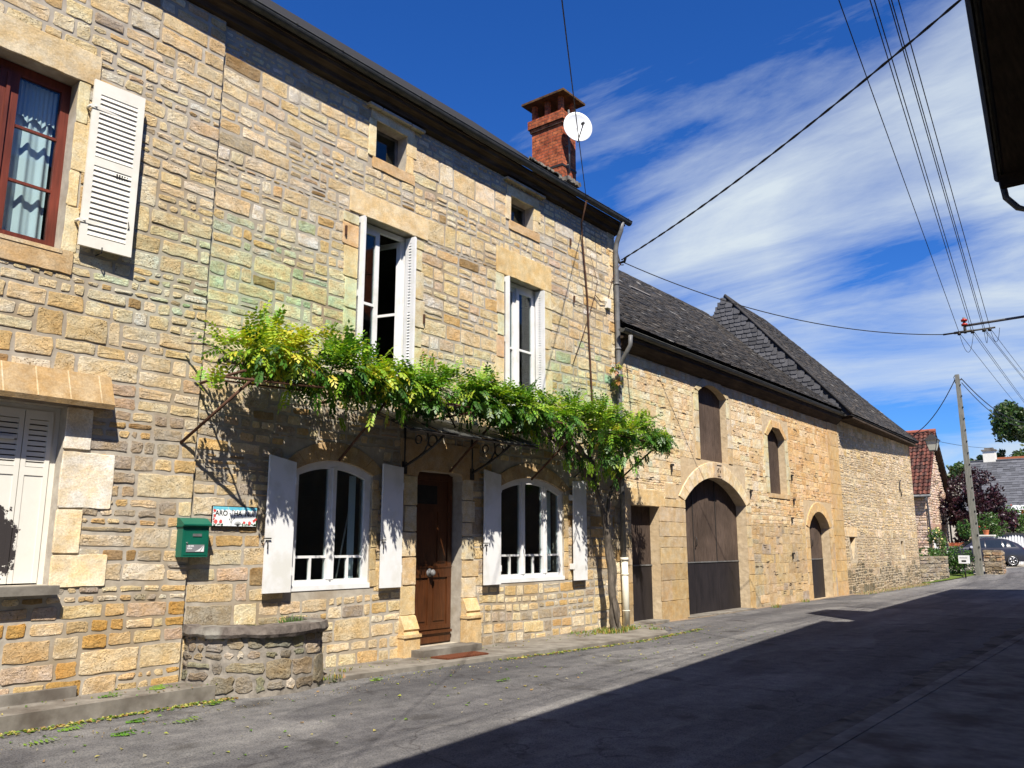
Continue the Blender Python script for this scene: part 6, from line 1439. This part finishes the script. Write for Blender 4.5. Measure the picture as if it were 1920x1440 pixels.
# parked cars
def car(label, cx_, cy_, z, ang, sc_=1.0, paint='carpaint', cat='car'):
    root = thing('parked_car', label, cat, (cx_, cy_, z))
    def fin(mb, name, mat, par):
        ob = mb.build(name, mat, None); ob.parent = par; return ob
    L_, W2 = 3.95, .86
    prof = [(-1.97, .30), (-1.97, .62), (-1.90, .86), (-1.55, .96), (-1.02, 1.03), (-.55, 1.33), (-.1, 1.47), (.5, 1.50), (1.1, 1.44), (1.62, 1.22), (1.88, .98), (1.96, .72), (1.95, .34)]
    # body: smooth hull from sections
    def hull(z_bot=True):
        pass
    b = MB(); rows = []
    for (x_, zt) in prof[1:-1]:
        belt = min(zt, .95); half = W2*(1-.16*max(0, (abs(x_)-1.2)/.8)**2)
        roof_h = half*(.80 if zt > 1.1 else .93)
        rows.append([(x_, -half*.97, .26), (x_, -half, .5), (x_, -half*.99, belt*.86), (x_, -half*.955, belt), (x_, -roof_h, zt), (x_, 0, zt+.03), (x_, roof_h, zt), (x_, half*.955, belt), (x_, half*.99, belt*.86), (x_, half, .5), (x_, half*.97, .26)])
    k = len(rows[0]); vs = [p for r_ in rows for p in r_]; fs = []
    for i in range(len(rows)-1):
        for j in range(k-1): fs.append((i*k+j, i*k+j+1, (i+1)*k+j+1, (i+1)*k+j))
    fs.append(tuple(reversed(range(k)))); fs.append(tuple((len(rows)-1)*k+j for j in range(k)))
    b.add(vs, [tuple(reversed(f)) for f in fs], None, True); body = fin(b, 'body', paint, root)
    for s_ in (-1, 1):
        g_ = MB(); y_ = s_*.0
        def side(x_, zt, zz):
            half = W2*(1-.16*max(0, (abs(x_)-1.2)/.8)**2); t = (zz-.95)/max(.05, zt-.95); return s_*(half*.955*(1-t)+half*.80*t+.008)
        def zt_at(x_):
            for (a, za_), (c, zc_) in zip(prof, prof[1:]):
                if a <= x_ <= c and c > a: return za_+(zc_-za_)*(x_-a)/(c-a)
            return 1
        for poly in ([(-.86, .99), (-.02, .99), (-.02, 1.39), (-.42, 1.34)], [(.04, .99), (.85, .99), (.80, 1.40), (.04, 1.40)], [(.92, 1.0), (1.52, 1.04), (1.30, 1.28), (.88, 1.38)]):
            pts = [(x_, side(x_, zt_at(x_), z_), z_) for x_, z_ in poly]; g_.poly(pts if s_ < 0 else list(reversed(pts)))
        fin(g_, 'side_window', 'carglass', root)
        mr = MB(); mr.tube([(-.72, s_*.86, 1.0), (-.72, s_*1.0, 1.03)], .07, 8); fin(mr, 'wing_mirror', 'chrome', root)
        hl = MB(); hl.mbox(Matrix.Translation((-1.86, s_*.6, .74)), .12, .3, .12); fin(hl, 'headlight', 'whiteglaze', root)
        tl = MB(); tl.mbox(Matrix.Translation((1.9, s_*.62, .88)), .1, .22, .2); fin(tl, 'tail_light', 'redins', root)
        for x_ in (-1.22, 1.25):
            w_ = MB(); lathe(w_, (x_, s_*.66, .31), (0, s_, 0), [(0, .2), (0, .31), (.17, .31), (.2, .285), (.2, .22), (.17, .2)], 28); wo = fin(w_, 'wheel', 'black', root)
            w_ = MB()
            for q in range(5):
                a = 2*PI*q/5
                for da in (-.12, .12): w_.tube([(x_+.03*math.cos(a), s_*.855, .31+.03*math.sin(a)), (x_+.20*math.cos(a+da), s_*.85, .31+.20*math.sin(a+da))], .015, 5)
            w_.tube([(x_+.21*math.cos(t*PI/12), s_*.85, .31+.21*math.sin(t*PI/12)) for t in range(25)], .014, 6)
            ri = w_.build('rim', 'chrome', None); ri.parent = wo
    ws_ = MB(); ws_.poly([(-.99, -.70, 1.05), (-.56, -.62, 1.335), (-.56, .62, 1.335), (-.99, .70, 1.05)][::-1]); ws_.v = [(a-.02, b_, c+.025) for a, b_, c in ws_.v]; fin(ws_, 'windscreen', 'carglass', root)
    root.rotation_euler = (0, 0, ang); root.scale = (sc_,)*3; return root
M['carglass'] = mat_noise('car_glass', (.015, .018, .02), (.02, .024, .026), 3, .06, 0, sp=.7)
c0 = at(1852, 1030, 46.5)
car('dark blue grey hatchback parked behind the short dry stone wall', c0.x-.25, 46.5, gz(0, 46.5)-.02, R(22), .88)
c1 = at(1886, 1010, 53.5); car('black car roof just showing over the white picket fence', c1.x, 53.5, .74, R(10), 1.0, 'black')

# ================================================================ SKY, SUN, CAMERA
EL, AZ = R(51.6), R(40)
sd = Vector((math.cos(EL)*math.cos(AZ), -math.cos(EL)*math.sin(AZ), math.sin(EL)))
sun = bpy.data.lights.new('sun', 'SUN'); sun.energy = 5.0; sun.angle = R(.5); sun.color = (1, .93, .82)
so = bpy.data.objects.new('sun', sun); C.objects.link(so); so.rotation_euler = sd.to_track_quat('Z', 'Y').to_euler()
w = bpy.data.worlds.new('World'); sc.world = w; w.use_nodes = True; nt = w.node_tree; bg = nt.nodes['Background']
sky = nt.nodes.new('ShaderNodeTexSky'); sky.sky_type = 'NISHITA'; sky.sun_disc = False; sky.sun_elevation = EL; sky.sun_rotation = math.atan2(sd.x, sd.y); sky.air_density = 1.0; sky.dust_density = .2; sky.ozone_density = 3.0
tc = nt.nodes.new('ShaderNodeTexCoord')
hs = nd(nt, 'ShaderNodeHueSaturation', Saturation=1.25, Value=.95); nt.links.new(sky.outputs[0], hs.inputs['Color'])
# clouds: streaky high cirrus thickening towards the street's far end
sp = nt.nodes.new('ShaderNodeSeparateXYZ'); nt.links.new(tc.outputs['Generated'], sp.inputs[0])
zc = math_(nt, 'ADD', math_(nt, 'MAXIMUM', sp.outputs[2], 0.0), .22)
cbn = nt.nodes.new('ShaderNodeCombineXYZ'); nt.links.new(math_(nt, 'DIVIDE', sp.outputs[0], zc), cbn.inputs[0]); nt.links.new(math_(nt, 'DIVIDE', sp.outputs[1], zc), cbn.inputs[1])
mp = nd(nt, 'ShaderNodeMapping'); mp.inputs['Rotation'].default_value = (0, 0, R(25)); mp.inputs['Scale'].default_value = (.75, 2.3, 1); mp.inputs['Location'].default_value = (3.1, .4, 0); nt.links.new(cbn.outputs[0], mp.inputs[0])
n1 = nd(nt, 'ShaderNodeTexNoise', Scale=.95, Detail=9., Roughness=.60, Distortion=.9); nt.links.new(mp.outputs[0], n1.inputs['Vector'])
def dirmask(px, py, lo, hi):
    d = (at(px, py, 10)-CAM).normalized(); v = nd(nt, 'ShaderNodeVectorMath', operation='DOT_PRODUCT'); nt.links.new(tc.outputs['Generated'], v.inputs[0]); v.inputs[1].default_value = d
    return ramp(nt, v.outputs['Value'], lo, hi)
mask = dirmask(1800, 640, math.cos(R(36)), math.cos(R(8)))
hole = math_(nt, 'ADD', math_(nt, 'ADD', dirmask(1660, 430, math.cos(R(7)), math.cos(R(1.5))), dirmask(1420, -60, math.cos(R(12)), math.cos(R(3)))), math_(nt, 'MULTIPLY', dirmask(1650, 780, math.cos(R(7)), math.cos(R(1))), .7))
den = math_(nt, 'ADD', n1.outputs['Fac'], math_(nt, 'MULTIPLY', math_(nt, 'ADD', mask, -.54), .46))
den = math_(nt, 'SUBTRACT', den, math_(nt, 'MULTIPLY', hole, .17))
n2 = nd(nt, 'ShaderNodeTexNoise', Scale=5.5, Detail=8., Roughness=.7, Distortion=.6); nt.links.new(mp.outputs[0], n2.inputs['Vector']); den = math_(nt, 'ADD', den, math_(nt, 'MULTIPLY', math_(nt, 'SUBTRACT', n2.outputs['Fac'], .5), .16))
cl = ramp(nt, den, .47, .84)
skyb = mixc(nt, hs.outputs[0], (.60, 1.03, 1.72), 1, 'MULTIPLY')
skyc = mixc(nt, skyb, (7.6, 8.6, 9.5), cl)
nt.links.new(skyc, bg.inputs[0]); bg.inputs[1].default_value = .048
cam = bpy.data.cameras.new('camera'); co = bpy.data.objects.new('camera', cam); C.objects.link(co); sc.camera = co
cam.sensor_width = 36; cam.lens = CF/1920*36; cam.clip_end = 4000; cam.clip_start = .05; co.location = CAM
fd = Vector((-math.sin(CA)*math.cos(CP), math.cos(CA)*math.cos(CP), math.sin(CP))); co.rotation_euler = fd.to_track_quat('-Z', 'Y').to_euler()
sc.view_settings.view_transform = 'Standard'; sc.view_settings.look = 'None'; sc.view_settings.exposure = .92; sc.view_settings.gamma = 1
sc.cycles.max_bounces = 6
